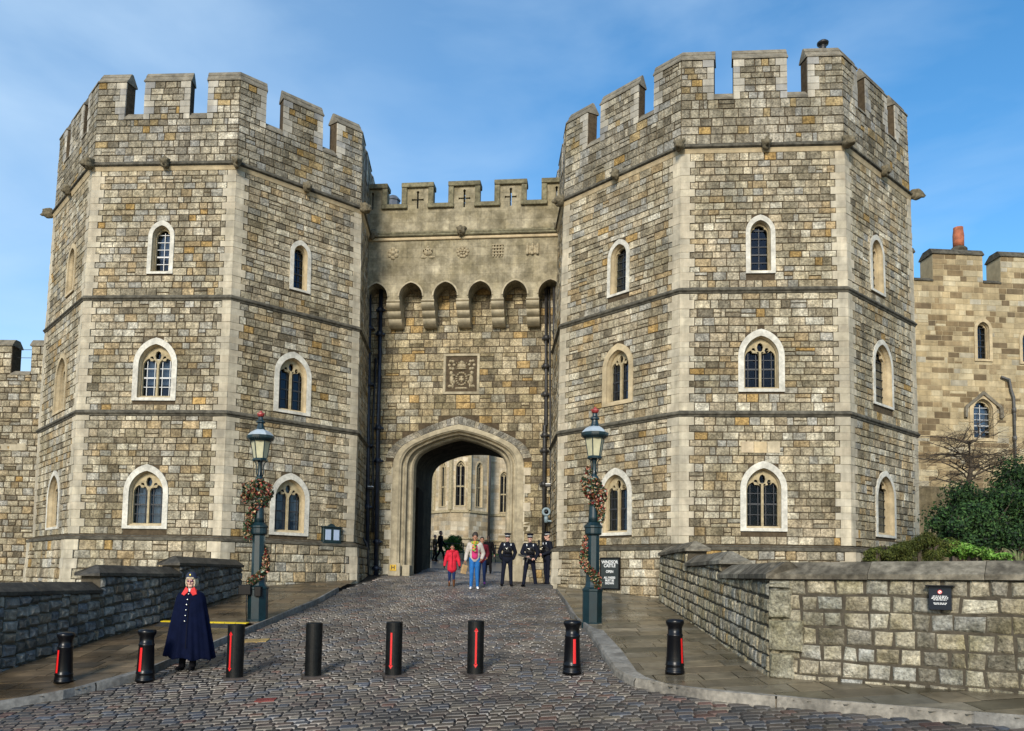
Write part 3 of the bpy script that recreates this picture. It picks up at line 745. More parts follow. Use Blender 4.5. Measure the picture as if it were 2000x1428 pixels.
def b4(b):
    u=uP(972,488,PRO)
    for i in range(4): b.bbox((u-.20+.115*i,bz-.25,PRO-.01),(u-.145+.115*i,bz+.24,PRO+.045),.01,M=lambda x,y,z:GM(x,y,z))
    for i in range(4): b.bbox((u-.22,bz-.17+.125*i,PRO-.01),(u+.23,bz-.125+.125*i,PRO+.065),.01,M=lambda x,y,z:GM(x,y,z))
def b5(b):
    u=uP(1040,488,PRO); b.bbox((u-.26,bz-.17,PRO-.01),(u+.26,bz+.17,PRO+.06),.04,M=lambda x,y,z:GM(x,y,z))
    for s in(-1,0,1): blob(b,u+s*.2,bz+.19,.06,.08,.07); b.bbox((u+s*.2-.05,bz-.2,PRO+.05),(u+s*.2+.05,bz+.2,PRO+.10),.02,M=lambda x,y,z:GM(x,y,z))
    blob(b,u,bz,.06,.09,.13)
for fn in(b1,b2,b3,b4,b5): relief(fn,'carved_badge')
# coat of arms panel
fr=MB(); oo=[(pu0,pz0),(pu1,pz0),(pu1,pz1),(pu0,pz1)]
def insq(d): return [(pu0+d,pz0+d),(pu1-d,pz0+d),(pu1-d,pz1-d),(pu0+d,pz1-d)]
ring(fr,GM,insq(0),insq(0),-.02,.06); ring(fr,GM,insq(0),insq(.09),.06,.06); ring(fr,GM,insq(.09),insq(.13),.06,-.05); fr.quad(*[GM(u,z,-.05) for u,z in insq(.13)])
fo=fr.build('coat_of_arms',M_ARCH,gw)
ar=MB(); pc=(pu0+pu1)/2; pm=(pz0+pz1)/2; k=(pz1-pz0)/1.5
B=lambda u,z,ru,rz,rh:blob(ar,pc+u*k,pm+z*k,ru*k,rz*k,rh,-.05)
for i in range(16): a=i*math.pi/8; B(.19*math.cos(a),-.18+.23*math.sin(a),.05,.05,.11)
B(0,-.18,.12,.15,.09)
for z in(-.12,-.24): B(-.05,z,.05,.035,.13); B(.05,z,.05,.035,.13)
B(0,.30,.19,.13,.15); B(0,.42,.08,.09,.15); B(0,.19,.22,.045,.15)
for i in range(5): B(-.18+.09*i,.39+.02*(i%2),.03,.05,.14)
for s in(-1,1):
    B(s*.36,-.20,.09,.20,.12); B(s*.38,.03,.08,.10,.14); B(s*.30,-.05,.10,.045,.12); B(s*.42,-.45,.10,.07,.11); B(s*.32,-.42,.05,.12,.10); B(s*.27,-.3,.05,.09,.1)
    for q in range(6): a=q*1.05; B(s*(.37+.09*math.cos(a)),.34+.16*math.sin(a),.07,.07,.09+.03*(q%2))
B(0,-.52,.3,.05,.09)
ar.build('heraldic_carving',M_RELIEF,fo,local=gw.location)
# ------------------------------------------------------------ ground, road, kerbs, pavements
random.seed(21)
def dens(pts,step=.5):
    o=[]
    for a,b in zip(pts[:-1],pts[1:]):
        a,b=Vector(a),Vector(b); n=max(1,int((b-a).length/step)); o+=[a.lerp(b,i/n) for i in range(n)]
    return o+[Vector(pts[-1])]
def inpoly(x,y,P):
    c=False;n=len(P)
    for i in range(n):
        x1,y1=P[i];x2,y2=P[(i+1)%n]
        if (y1>y)!=(y2>y) and x<(x2-x1)*(y-y1)/(y2-y1)+x1: c=not c
    return c
def plist(px,off=0): return [gp(x,y,off).xy for x,y in px]
KH=.10
kl_o=plist([(0,1387),(110,1367),(265,1332),(348,1293),(417,1267),(500,1231),(620,1180),(662,1155)])   # road edge, left
kl_i=plist([(0,1373),(125,1353),(265,1314),(339,1288),(417,1255),(500,1221),(615,1173),(655,1151)],KH)
kr_o=plist([(1086,1157),(1103,1180),(1114,1204),(1137,1225),(1150,1241),(1177,1285),(1202,1323),(1240,1343),(1340,1359),(1408,1367),(1600,1386),(1799,1404),(2000,1421)])
kr_i=plist([(1092,1157),(1110,1180),(1128,1208),(1158,1229),(1176,1232),(1214,1274),(1245,1317),(1272,1333),(1356,1350),(1411,1357),(1600,1372),(1799,1388),(2000,1403)],KH)
def ext(l,first=False,d=8):
    a,b=(l[1],l[0]) if first else (l[-2],l[-1]); e=b+(b-a).normalized()*d
    return [e]+l if first else l+[e]
kl_o=ext(kl_o,True);kl_i=ext(kl_i,True);kr_o=ext(kr_o);kr_i=ext(kr_i)
M_KERB=mat('kerb_granite',attr=True,rough=.62,n=(12,.3),n2=(1.5,.3),bump=(30,.4,.01),stain=(2,.25),spec=.45)
def resample(l,n):
    d=[0]
    for a,b in zip(l[:-1],l[1:]): d.append(d[-1]+(b-a).length)
    o=[]
    for i in range(n):
        s=d[-1]*i/(n-1)
        for j in range(len(l)-1):
            if s<=d[j+1]+1e-9: t=(s-d[j])/max(1e-9,d[j+1]-d[j]); o.append(l[j].lerp(l[j+1],t)); break
    return o
def kerb(li,lo,name,label):
    n=60; A=resample(li,n); B=resample(lo,n); mb=MB(); k=0
    while k<n-1:
        m=min(n-1,k+random.choice([3,4,4,5])); c=pick([((.25,.235,.205),3),((.20,.195,.18),2),((.30,.27,.22),1.5)],.07)
        for i in range(k,m):
            a,a2,b,b2=A[i],A[i+1],B[i],B[i+1]
            if i==m-1: a2=a2.lerp(A[i],.06); b2=b2.lerp(B[i],.06)
            P=lambda p,z:Vector((p.x,p.y,g(p.x,p.y)+z))
            bb,bb2=b.lerp(a,.07),b2.lerp(a2,.07)
            mb.quad(P(a,KH+.034),P(bb,KH+.034),P(bb2,KH+.034),P(a2,KH+.034),c); mb.quad(P(bb,KH+.034),P(b,KH-.02),P(b2,KH-.02),P(bb2,KH+.034),c); mb.quad(P(b,KH-.02),P(b,-.15),P(b2,-.15),P(b2,KH-.02),c)
            if i==m-1: mb.quad(P(a2,KH+.034),P(bb2,KH+.034),P(bb2,-.1),P(a2,-.1),c)
            mb.quad(P(a,KH+.034),P(a2,KH+.034),P(a2,-.15),P(a,-.15),c)
        k=m
    o=mb.build(name,M_KERB); tag(o,label,kind='structure'); return o
kerb(kl_i,kl_o,'kerb','worn granite kerb along the left side of the cobbled road')
kerb(kr_i,kr_o,'kerb','worn granite kerb curving round the right side of the cobbled road')
# retaining wall lines
LW=[gp(470,1160,KH),gp(395,1184,KH),gp(310,1216,KH),gp(200,1247,KH),gp(130,1270,KH),gp(0,1312,KH)]
LW=[p.xy for p in LW]; LW=LW+[LW[-1]+(LW[-1]-LW[-2]).normalized()*9]
RC=gp(1503,1322,KH).xy; RL=gp(1289,1176,KH).xy; RR=gp(2000,1356,KH).xy; RE=RR+(RR-RC).normalized()*8
pavL=[(a+b)/2 for a,b in zip(resample(kl_i,40),resample(kl_o,40))]+[Vector((-5.4,30)),Vector((-9.5,29))]+[q+Vector((-.15,.1)) for q in LW]
pavR=[(a+b)/2 for a,b in zip(resample(kr_i,60),resample(kr_o,60))]+[RE+Vector((0,.3)),RC+Vector((.15,.25)),RL+Vector((.2,0)),Vector((4.9,27)),Vector((1.6,28.6))]
# base ground sheet
mb=MB()
xs=[-900,-300,-90,-40,-26]+[i*.8 for i in range(-25,24)]+[22,30,60,300,900]; ys=[-300,-60,-10,2]+[4+i*.8 for i in range(0,72)]+[64,70,78,90,120,300,1500]
vs=[(x,y,g(x,y)-.03) for y in ys for x in xs]; n=len(xs)
mb.add(vs,[(j*n+i,j*n+i+1,(j+1)*n+i+1,(j+1)*n+i) for j in range(len(ys)-1) for i in range(n-1)])
o=mb.build('ground',mat('joint_earth',(.035,.031,.026),rough=.8,n=(3,.3),bump=(30,.5,.02),spec=.3)); tag(o,'dark earth between the paving stones',kind='structure')
# setts
M_SETT=mat('sett_stone',attr=True,rough=.5,n=(14,.3),n2=(.5,.35),bump=(28,.3,.005),stain=(1.3,.25),spec=.5,wet=(.7,.40,.58))
SP=[((.088,.070,.056),5),((.068,.061,.055),4),((.11,.092,.072),3),((.082,.058,.046),3),((.062,.068,.080),3),((.155,.13,.095),1.4),((.12,.06,.042),.9),((.04,.037,.034),2)]
def laid(name,mat_,test,x0,x1,y0,y1,row,wr,gap,pal,zoff,dome,wob,label,tint=0,rot=0):
    mb=MB(); y=y0; r=0
    while y<y1:
        rh=row*random.uniform(.88,1.14); x=x0+random.uniform(0,.3)
        while x<x1:
            w_=random.uniform(*wr)
            yy=lambda xx:wob*math.sin(xx*.55+y*.12)+wob*.5*math.sin(xx*1.3+y*.5)
            cx,cy=x+w_/2,y+rh/2+yy(x+w_/2)
            if not dome:
                cs=[(x,y),(x+w_,y),(x+w_,y+rh),(x,y+rh)]; n_in=sum(test(a,b) for a,b in cs)+test(cx,cy)
                if 0<n_in<5:
                    c=pick(pal,.13); s_=.09; X=x+gap/2
                    while X<x+w_-gap/2-.001:
                        X2=min(X+s_,x+w_-gap/2); Y=y+gap/2
                        while Y<y+rh-gap/2-.001:
                            Y2=min(Y+s_,y+rh-gap/2)
                            if test((X+X2)/2,(Y+Y2)/2): mb.quad(*[Vector((a,b,g(a,b)+zoff)) for a,b in((X,Y),(X2,Y),(X2,Y2),(X,Y2))],c)
                            Y=Y2
                        X=X2
                    x+=w_; continue
                if n_in==0: x+=w_; continue
            if test(cx,cy):
                c=pick(pal,.13); j=gap*.7
                q=[(x+gap/2+jit(j),y+gap/2+yy(x)+jit(j)),(x+w_-gap/2+jit(j),y+gap/2+yy(x+w_)+jit(j)),(x+w_-gap/2+jit(j),y+rh-gap/2+yy(x+w_)+jit(j)),(x+gap/2+jit(j),y+rh-gap/2+yy(x)+jit(j))]
                dz=random.uniform(-.3,.3)*dome; tx=jit(.25)*dome; ty=jit(.25)*dome
                vs=[Vector((a,b,g(a,b)+zoff-.03)) for a,b in q]
                i1=min(.022,rh*.15) if dome else .004
                def ins(p,k): return (p[0]+(cx-p[0])*k,p[1]+(cy-p[1])*k)
                k1=.14 if dome else .01; k2=.42
                for (a,b) in q:
                    a,b=ins((a,b),k1); vs.append(Vector((a,b,g(a,b)+zoff+dome*.45+dz+(tx if a>cx else -tx)+(ty if b>cy else -ty))))
                fs=[(i,(i+1)%4,4+(i+1)%4,4+i) for i in range(4)]
                if dome:
                    for (a,b) in q:
                        a,b=ins((a,b),k2); vs.append(Vector((a,b,g(a,b)+zoff+dome*.85+dz+(tx*.6 if a>cx else -tx*.6)+(ty*.6 if b>cy else -ty*.6))))
                    fs+=[(4+i,4+(i+1)%4,8+(i+1)%4,8+i) for i in range(4)]+[(8,9,10,11)]
                else: fs.append((4,5,6,7))
                mb.add(vs,fs,c)
            x+=w_
        y+=rh; r+=1
    o=mb.build(name,mat_,smooth=False); tag(o,label,kind='structure'); return o
roadpoly=[Vector((-25,4))]+[(a+b)/2 for a,b in zip(resample(kl_i,40),resample(kl_o,40))]+[Vector((-4.9,31)),Vector((1.3,31)),Vector((1.55,28.2))]+[(a+b)/2 for a,b in zip(resample(kr_i,60),resample(kr_o,60))]+[Vector((25,9)),Vector((25,4))]
def on_road(x,y):
    if y>30.8: return -5 <x<2.2 or y>38.6
    if abs(x)>y*.72+1.5: return False
    return inpoly(x,y,roadpoly)
laid('road',M_SETT,on_road,-9,7.5,8.2,38.6,.15,(.15,.30),.012,SP,-.003,.003,.04,'wet cobbled road of worn stone setts climbing to the gateway')
# odd coloured stones in the road
def accent(px,py,w_,d_,col,zz=.012):
    p=gp(px,py); mb=MB(); mb.bbox((p.x-w_/2,p.y-d_/2,0),(p.x+w_/2,p.y+d_/2,1),.001,col,M=lambda x,y,z:Vector((x,y,g(x,y)+(zz if z>.5 else -.03)))); return mb
mb=accent(519,1368,.30,.17,(.17,.025,.02),.014); o=mb.build('road_inset',M_SETT); tag(o,'red sett let into the dark cobbles',kind='structure')
mb=accent(500,1252,.52,.30,(.45,.30,.10),.02); o=mb.build('road_inset',M_SETT); tag(o,'ochre patch stone beside the left kerb',kind='structure')
# flags
M_FLAG=mat('york_stone',attr=True,rough=.45,n=(6,.22),n2=(.9,.4),bump=(18,.3,.006),stain=(1.1,.30),spec=.5,wet=(.9,.22,.55))
FP=[((.20,.16,.10),4),((.17,.135,.082),3),((.235,.195,.13),2.5),((.15,.13,.09),2),((.12,.10,.06),1.2)]
FPL=[((.135,.095,.052),4),((.11,.078,.043),3),((.16,.12,.07),2),((.09,.068,.04),1.5)]
def sheet(poly,name,z):
    loops=[[Vector((p.x,p.y,0)) for p in poly]]
    return loops
laid('pavement',M_FLAG,lambda x,y:inpoly(x,y,pavL),-21,-4,13,30,.52,(.45,1.0),.012,FPL,KH,0,.0,'damp stone flag pavement below the left wall')
laid('pavement',M_FLAG,lambda x,y:inpoly(x,y,pavR),1,13,8,29,.50,(.45,1.05),.012,FP,KH,0,.0,'stone flag pavement between the kerb and the right wall')
# ------------------------------------------------------------ retaining walls
RW=[((.42,.37,.27),5),((.49,.44,.33),4),((.36,.32,.24),4),((.38,.365,.315),2.5),((.28,.25,.19),1.8),((.46,.35,.20),.4),((.53,.49,.38),1.2)]
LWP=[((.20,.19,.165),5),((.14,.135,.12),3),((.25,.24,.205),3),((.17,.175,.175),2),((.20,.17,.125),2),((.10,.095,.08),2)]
def rwall(st,bk,P,Q,top,rows,pal,zlo,slope=0,wr=(.22,.42),bulge=.03,depth=.035,th=.45,joint=.010,u_off=0,bev=.028):
    w_=Wall(P,Q); 
    for (va,vb) in rows:
        u=-random.uniform(0,.05)
        while u<w_.W-.02:
            e=min(w_.W,u+random.uniform(*wr)*(1.2 if random.random()<.2 else 1)); 
            if w_.W-e<wr[0]*.5: e=w_.W
            um=(u+e)/2; zb=zlo+slope*um+va; zt_=min(zlo+slope*um+vb,top(um))
            if zt_-zb>.06: stone(st,w_.M,max(u,0)+joint/2,e-joint/2,zb+joint/2,zt_-joint/2,pick(pal,.12),depth,bev,.016,0,bulge)
            u=e
    n=12
    for i in range(n):
        u0,u1=w_.W*i/n,w_.W*(i+1)/n
        for h in(0,-th): bk.quad(w_.M(u0,-3.2,h),w_.M(u1,-3.2,h),w_.M(u1,top(u1-.001),h),w_.M(u0,top(u0+.001),h))
        bk.quad(w_.M(u0,top(u0+.001)-.01,0),w_.M(u1,top(u1-.001)-.01,0),w_.M(u1,top(u1-.001)-.01,-th),w_.M(u0,top(u0+.001)-.01,-th))
    for u in(0,w_.W):
        t=top(min(max(u,.001),w_.W-.001)); bk.quad(w_.M(u,-3,0),w_.M(u,-3,-th),w_.M(u,t,-th),w_.M(u,t,0))
    return w_
def coping(cp,M,u0,u1,z0,z1,th=.45,oh=.07,hh=.26,slab=1.0,e0=0,e1=0,hip0=0,hip1=0):
    # slabs with a sloping face; z0/z1 underside heights at u0/u1
    n=max(1,round((u1-u0)/slab)); us=[u0+(u1-u0)*i/n for i in range(n+1)]
    for i in range(n):
        a,b=us[i]+(.004 if i else -e0),us[i+1]-(.004 if i<n-1 else -e1)
        za=z0+(z1-z0)*(a-u0)/(u1-u0); zb=z0+(z1-z0)*(b-u0)/(u1-u0)
        dz=jit(.006)
        pr=[(oh,0),(oh,.07),(-th*.42,hh),(-th*.58,hh),(-th-oh,.07),(-th-oh,0)]
        ca=hip0 if i==0 else 0; cb=hip1 if i==n-1 else 0
        va=[M(a+(ca if k in(2,3) else 0),za+z+dz,h) for k,(h,z) in enumerate(pr)]; vb=[M(b-(cb if k in(2,3) else 0),zb+z+dz,h) for k,(h,z) in enumerate(pr)]
        c=pick([((.20,.175,.13),3),((.165,.145,.11),2),((.235,.21,.16),1.5)],.06)
        cp.add(va+vb,[(k,(k+1)%6,6+(k+1)%6,6+k) for k in range(6)]+[tuple(range(6)),tuple(range(11,5,-1))],c)
M_COPE2=mat('grey_coping',attr=True,rough=.92,n=(9,.45),n2=(1.3,.4),bump=(26,.6,.015),stain=(2.4,.35),spec=.12)
M_RSTONE=mat('rock_faced_stone',attr=True,rough=.92,n=(24,.5),n2=(1.6,.35,5,.35,.65,(.64,.62,.50)),bump=(9,1.0,.08),stain=(5,.3),spec=.15)
M_LSTONE=mat('dark_wall_stone',attr=True,rough=.75,n=(13,.4),n2=(1.6,.3),bump=(11,.8,.05),stain=(5,.25),spec=.35)  # left wall stone, darker and greyer palette than the right wall
M_RMORT=mat('dark_joint',(.085,.072,.052),rough=.95,n=(8,.35),bump=(30,.6,.02),spec=.1)
# right wall, front stretch
rwR=empty('retaining_wall',(RC.x,RC.y,g(*RC))); tag(rwR,'low rock-faced wall with grey coping slabs on the right, carrying the small black notice','wall')
st,bk,cp=MB(),MB(),MB(); F=Wall(RC,RE)
_,zA=F.uz(1560,1131); _,zB=F.uz(2000,1134); uA=F.uz(1560,1131)[0]; uB=F.uz(2000,1134)[0]
sl=(zB-zA)/(uB-uA); z00=zA-sl*uA
topF=lambda u:z00+sl*u
rows=[(0,.20),(.20,.40),(.40,.62),(.62,.84),(.84,1.06),(1.06,1.30),(1.30,1.54),(1.54,1.76),(1.76,1.985)]
tot=1.985; zlo=z00-tot
rwall(st,bk,RC,RE,topF,rows,RW,zlo,sl,wr=(.19,.36),bulge=.010,depth=.016)
coping(cp,F.M,-.02,F.W,z00,topF(F.W),hh=.25,slab=1.35)
# big corner blocks
for z0,z1,w_ in((-1.75,-1.42,.42),(-1.42,-1.02,.36),(-1.02,-.55,.5),(-.55,-.1,.33),(-.1,z00-.01,.33)):
    stone(st,F.M,-.0,w_,z0,z1-.01,pick([((.38,.35,.26),2),((.42,.39,.29),1)],.06),.075,.03,.008,0,.03)
# receding stretch in three steps
G_=Wall(RL,RC); 
def uR_(x,y): return G_.uz(x,y)[0]
s1=uR_(1342,1140); s2=uR_(1408,1130)
z1_=G_.uz(1300,1084)[1]; z2_=G_.uz(1375,1104)[1]; z3_=G_.uz(1455,1131)[1]
topG=lambda u: z1_ if u<s1 else (z2_ if u<s2 else z00)
gs=(g(*RC)-g(*RL))/G_.W
for c0,c1,t in((0,s1,z1_),(s1,s2,z2_),(s2,G_.W,z00)):
    rwall(st,bk,G_.P+G_.U*c0,G_.P+G_.U*c1,lambda u,t=t:t,[(i*.215,(i+1)*.215) for i in range(12)],RW,g(*RL)-.1+gs*.92*c0,gs*.92,wr=(.16,.30),bulge=.01,depth=.022)
coping(cp,G_.M,-.02,s1+.12,z1_,z1_,hh=.24,e1=.0,hip1=.3); coping(cp,G_.M,s1-.02,s2+.12,z2_,z2_,hh=.25,hip1=.3,hip0=.05); coping(cp,G_.M,s2-.02,G_.W,z00,z00,hh=.25,hip0=.05,slab=1.4,e1=.10,hip1=-.1)
bk.build('wall_core',M_RMORT,rwR); st.build('stonework',M_RSTONE,rwR); cp.build('coping',M_COPE2,rwR)
# left wall
rwL=empty('retaining_wall',(LW[3].x,LW[3].y,g(*LW[3]))); tag(rwL,'dark stepped wall with black coping along the left pavement, behind the caped woman','wall')
st,bk,cp=MB(),MB(),MB()
def ztop(x,y,p): return at(x,y,p.y).z
Zt=[ztop(440,1108,LW[0]),ztop(350,1127,LW[2]),ztop(190,1161,LW[3]),]
LL=list(reversed(LW))  # near -> far
segz=[]
cum=[0]
for a,b in zip(LL[:-1],LL[1:]): cum.append(cum[-1]+(b-a).length)
# top heights as a function of distance along the wall, found from the picture steps
def dist_at(px):
    best=None
    for i,(a,b) in enumerate(zip(LL[:-1],LL[1:])):
        for k in range(20):
            p=a.lerp(b,k/20); q=p; x=1000+FPX*q.x/q.y
            if best is None or abs(x-px)<best[0]: best=(abs(x-px),cum[i]+(b-a).length*k/20,q)
    return best[1],best[2]
d1,p1=dist_at(200); d2,p2=dist_at(352); _,pm1=dist_at(100); _,pm2=dist_at(280); _,pm3=dist_at(420)
zt1=at(100,1161,pm1.y).z; zt2=at(280,1126,pm2.y).z; zt3=at(420,1107,pm3.y).z
print('left wall tops',zt1,zt2,zt3,d1,d2,cum)
TD=lambda d: zt1 if d<d1 else (zt2 if d<d2 else zt3)
for i,(a,b) in enumerate(zip(LL[:-1],LL[1:])):
    o=cum[i]; gsl=(g(*b)-g(*a))/(b-a).length
    rows=[(k*.22,(k+1)*.22) for k in range(13)]
    cuts=[0]+[d-o for d in(d1,d2) if 0<d-o<(b-a).length]+[(b-a).length]
    w_=Wall(a,b)
    for c0,c1 in zip(cuts[:-1],cuts[1:]):
        A_=a.lerp(b,c0/(b-a).length); B_=a.lerp(b,c1/(b-a).length)
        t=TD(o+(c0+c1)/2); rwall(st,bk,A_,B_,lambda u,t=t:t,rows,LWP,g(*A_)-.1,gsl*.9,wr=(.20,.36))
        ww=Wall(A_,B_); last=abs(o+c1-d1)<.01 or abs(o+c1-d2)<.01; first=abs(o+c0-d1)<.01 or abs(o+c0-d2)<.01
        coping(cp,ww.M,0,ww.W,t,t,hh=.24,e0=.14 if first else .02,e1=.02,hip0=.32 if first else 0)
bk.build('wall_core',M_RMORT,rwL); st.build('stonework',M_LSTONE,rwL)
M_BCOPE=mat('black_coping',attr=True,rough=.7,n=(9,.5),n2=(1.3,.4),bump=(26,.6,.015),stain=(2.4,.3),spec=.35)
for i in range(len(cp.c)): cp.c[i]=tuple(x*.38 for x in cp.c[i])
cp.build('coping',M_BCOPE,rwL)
# ------------------------------------------------------------ castle wall far left
random.seed(31)
def crenelled(st,bk,cap,w_,z0,zc,zt,mers,th,pal,wr,hr,blocked,joint=.011,depth=.025,j=.006,bulge=0,holes=[],cc=None):
    co=mk_courses(z0,zc-.06,*hr); masonry(st,w_.M,w_.W,co,blocked,False,False,pal=pal,wr=wr,joint=joint,depth=depth,j=j,bulge=bulge)
    for a,b in mers:
        for za,zb in mk_courses(zc-.06,zt-.30,*hr):
            u=a
            while u<b-.01:
                e=min(b,u+random.uniform(*wr)); 
                if b-e<.12:e=b
                stone(st,w_.M,u+joint/2,e-joint/2,za+joint/2,zb-joint/2,pick(pal),depth,.012,j,0,bulge); u=e
        bk.box((a,zc-.1,-th),(b,zt-.28,0),M=lambda x,y,z:w_.M(x,y,z))
        pr=[(.07,zt-.30),(.07,zt-.25),(-.03,zt-.12),(-.03,zt-.10),(-.14,zt),(-th*.7,zt),(-th-.05,zt-.25),(-th-.05,zt-.30)]
        va=[w_.M(a-.05,z,h) for h,z in pr]; vb=[w_.M(b+.05,z,h) for h,z in pr]; n=len(pr)
        cap.add(va+vb,[(k,(k+1)%n,n+(k+1)%n,n+k) for k in range(n)]+[tuple(range(n)),tuple(range(2*n-1,n-1,-1))])
    mers=sorted(mers)
    for (a,b),(c,d) in zip(mers[:-1],mers[1:]):
        pr=[(.06,zc-.10),(.06,zc-.05),(-.2,zc+.12),(-th,zc+.12),(-th,zc-.1)]
        va=[w_.M(b+.001,z,h) for h,z in pr]; vb=[w_.M(c-.001,z,h) for h,z in pr]; n=len(pr)
        cap.add(va+vb,[(k,(k+1)%n,n+(k+1)%n,n+k) for k in range(n)]+[tuple(range(n)),tuple(range(2*n-1,n-1,-1))])
    bk.poly([(0,z0-1),(w_.W,z0-1),(w_.W,zc-.05),(0,zc-.05)],holes,w_.M,0)
    bk.quad(w_.M(0,zc-.05,0),w_.M(w_.W,zc-.05,0),w_.M(w_.W,zc-.05,-th),w_.M(0,zc-.05,-th)); bk.quad(w_.M(0,z0-1,-th),w_.M(w_.W,z0-1,-th),w_.M(w_.W,zc,-th),w_.M(0,zc,-th))
LWa=Wall((-30,33.3),(-16.4,33.0)); cwl=empty('castle_wall',(-20,33,g(-20,33))); tag(cwl,'battlemented curtain wall of squared rubble at the far left edge, beside the left tower','wall')
st,bk,cp=MB(),MB(),MB()
U=lambda x,y=690:LWa.uz(x,y)[0]; Z_=lambda y,x=20:LWa.uz(x,y)[1]
crenelled(st,bk,cp,LWa,-1.5,Z_(728),Z_(662),[(U(-150),U(-95)),(U(-62),U(24)),(U(62),U(125))],.6,PAL,(.25,.5),(.22,.30),lambda a,b:[],joint=.02,j=.015,bulge=.012)
# pale lacing course and two safety wires
st.bbox((U(-200),Z_(880),-.01),(U(62),Z_(866),.035),.004,(.46,.40,.28),1,M=lambda x,y,z:LWa.M(x,y,z))
bk.build('wall_core',M_MORTAR,cwl); st.build('stonework',[M_STONE,M_ASHLAR],cwl); cp.build('coping',M_COPE,cwl)
wr_=MB()
for y in(679,695): wr_.tube([LWa.M(U(20),Z_(y),-.3),LWa.M(U(66),Z_(y),-.3)],.012,6)
wr_.build('safety_wire',M_LEAD,cwl)
# ------------------------------------------------------------ range to the right
random.seed(41)
RG=Wall((14.6,35.6),(31,36.6)); rg=empty('castle_range',(18,36,g(16,36))); tag(rg,'patched cream stone castle range with battlements and a clay chimney pot at the right edge','building')
st,bk,cp=MB(),MB(),MB(); U=lambda x,y=600:RG.uz(x,y)[0]; Z_=lambda y,x=1890:RG.uz(x,y)[1]
CR_=[((.49,.395,.235),6),((.43,.34,.195),4),((.53,.45,.29),3),((.24,.175,.095),3.4),((.33,.25,.14),2.8),((.19,.14,.08),1.8),((.46,.41,.30),1.6)]
P0=RG.M(0,0,0); Nn=Vector((RG.N.x,RG.N.y,0)); Un=Vector((RG.U.x,RG.U.y,0))
rw=[mk_win(P0,Un,Nn,1902,1937,622,706,'slit','cream',0),mk_win(P0,Un,Nn,1893,1946,770,862,'double','cream',2),mk_win(P0,Un,Nn,1990,2030,640,712,'slit','cream',0)]
rw[1].kind='single'
def rbl(za,zb): return win_block(rw)(za,zb)
crenelled(st,bk,cp,RG,-1,Z_(548),Z_(486),[(U(1700),U(1786)),(U(1823),U(1921)),(U(1956),U(2070))],1.0,CR_,(.28,.8),(.20,.30),rbl,joint=.006,depth=.012,j=.002,holes=[win_hole(q) for q in rw])
bk.build('wall_core',mat('cream_mortar',(.40,.33,.20),rough=.95,n=(4,.2),bump=None),rg); st.build('stonework',[M_ASHLAR,M_ASHLAR],rg); cp.build('coping',M_DARKSTONE,rg)
for q in rw: build_window(q,RG.M,rg)
q=rw[1]; hm=MB(); A=tudor(q.a+.12,.75,6); Bq=tudor(q.a+.26,.9,6); zz=q.zs-.02
la=[(q.cu+q.a+.12,zz-.3)]+[(q.cu+x,zz+y) for x,y in A]+[(q.cu-q.a-.12,zz-.3)]; lb=[(q.cu+q.a+.26,zz-.3)]+[(q.cu+x,zz+y) for x,y in Bq]+[(q.cu-q.a-.26,zz-.3)]
ring(hm,RG.M,la,lb,.12,.16,closed=False); ring(hm,RG.M,lb,lb,.16,0,closed=False); ring(hm,RG.M,la,la,.12,0,closed=False); hm.build('hood_mould',M_COPE,rg)
pl=MB(); pl.bbox((0,-1.5,0),(RG.W,Z_(952),.10),.03,M=lambda x,y,z:RG.M(x,y,z)); pl.build('plinth',ashlar_blocks('plinth_stone',(.22,.185,.12),.9,.4),rg)
# chimney
ch=empty('chimney',(0,0,0)); ch.parent=rg
cpos=RG.M(U(1888,480),Z_(486),-.6); cm=MB(); T_=Matrix.Translation(cpos)
cm.lathe([(.30,-.05),(.30,.05),(.36,.12),(.37,.2),(.30,.28),(.22,.33)],16,M=T_); pm_=MB(); pm_.lathe([(.235,.30),(.24,.6),(.245,.85),(.21,1.15),(.215,1.24),(.17,1.24),(.16,1.0)],16,M=T_)
bpy.data.objects.remove(ch)
c1=cm.build('chimney_base',M_DARKSTONE,rg,smooth=True); pm_.build('chimney_pot',mat('terracotta',(.38,.12,.055),rough=.8,n=(5,.4)),c1,smooth=True,local=rg.location)
# downpipe on the range
dp=MB(); u=U(1972); pts=[RG.M(u-.55,Z_(735),.1),RG.M(u-.2,Z_(740),.12),RG.M(u-.12,Z_(760),.12),RG.M(u,Z_(775),.12),RG.M(u,Z_(960),.12)]
dp.tube(pts,.06,8)
for y in(795,850,905): dp.tube([RG.M(u,Z_(y),.12),RG.M(u,Z_(y+9),.12)],.085,8)
dp.build('downpipe',mat('grey_pipe',(.10,.10,.095),rough=.6,n=(5,.3),bump=None),rg,smooth=True)
# ------------------------------------------------------------ street furniture
random.seed(51)
M_IRON=mat('black_iron',(.004,.004,.005),rough=.3,n=(6,.3),bump=(40,.12,.004),spec=.3)
M_STEEL=mat('worn_black_steel',(.007,.007,.006),spec=.3,rough=.4,n=(5,.5),n2=(20,.3),bump=(30,.2,.004))
M_RED=mat('red_reflector',(.62,.012,.012),rough=.4,n=None,bump=None)
M_GREEN=mat('dark_green_paint',(.004,.020,.025),rough=.38,n=(4,.3),bump=(30,.1,.004),coat=.15)
M_REDP=mat('red_paint',(.28,.03,.025),rough=.45,n=(9,.3),bump=None)
M_LAMPG=mat('lantern_glass',(.50,.47,.30),rough=.25,n=(3,.2),bump=None)
M_LAMPW=mat('pale_lantern_roof',(.36,.42,.46),rough=.35,n=(3,.15),bump=None)
M_PLATE=mat('rusty_plate',(.06,.045,.035),rough=.6,n=(9,.4))
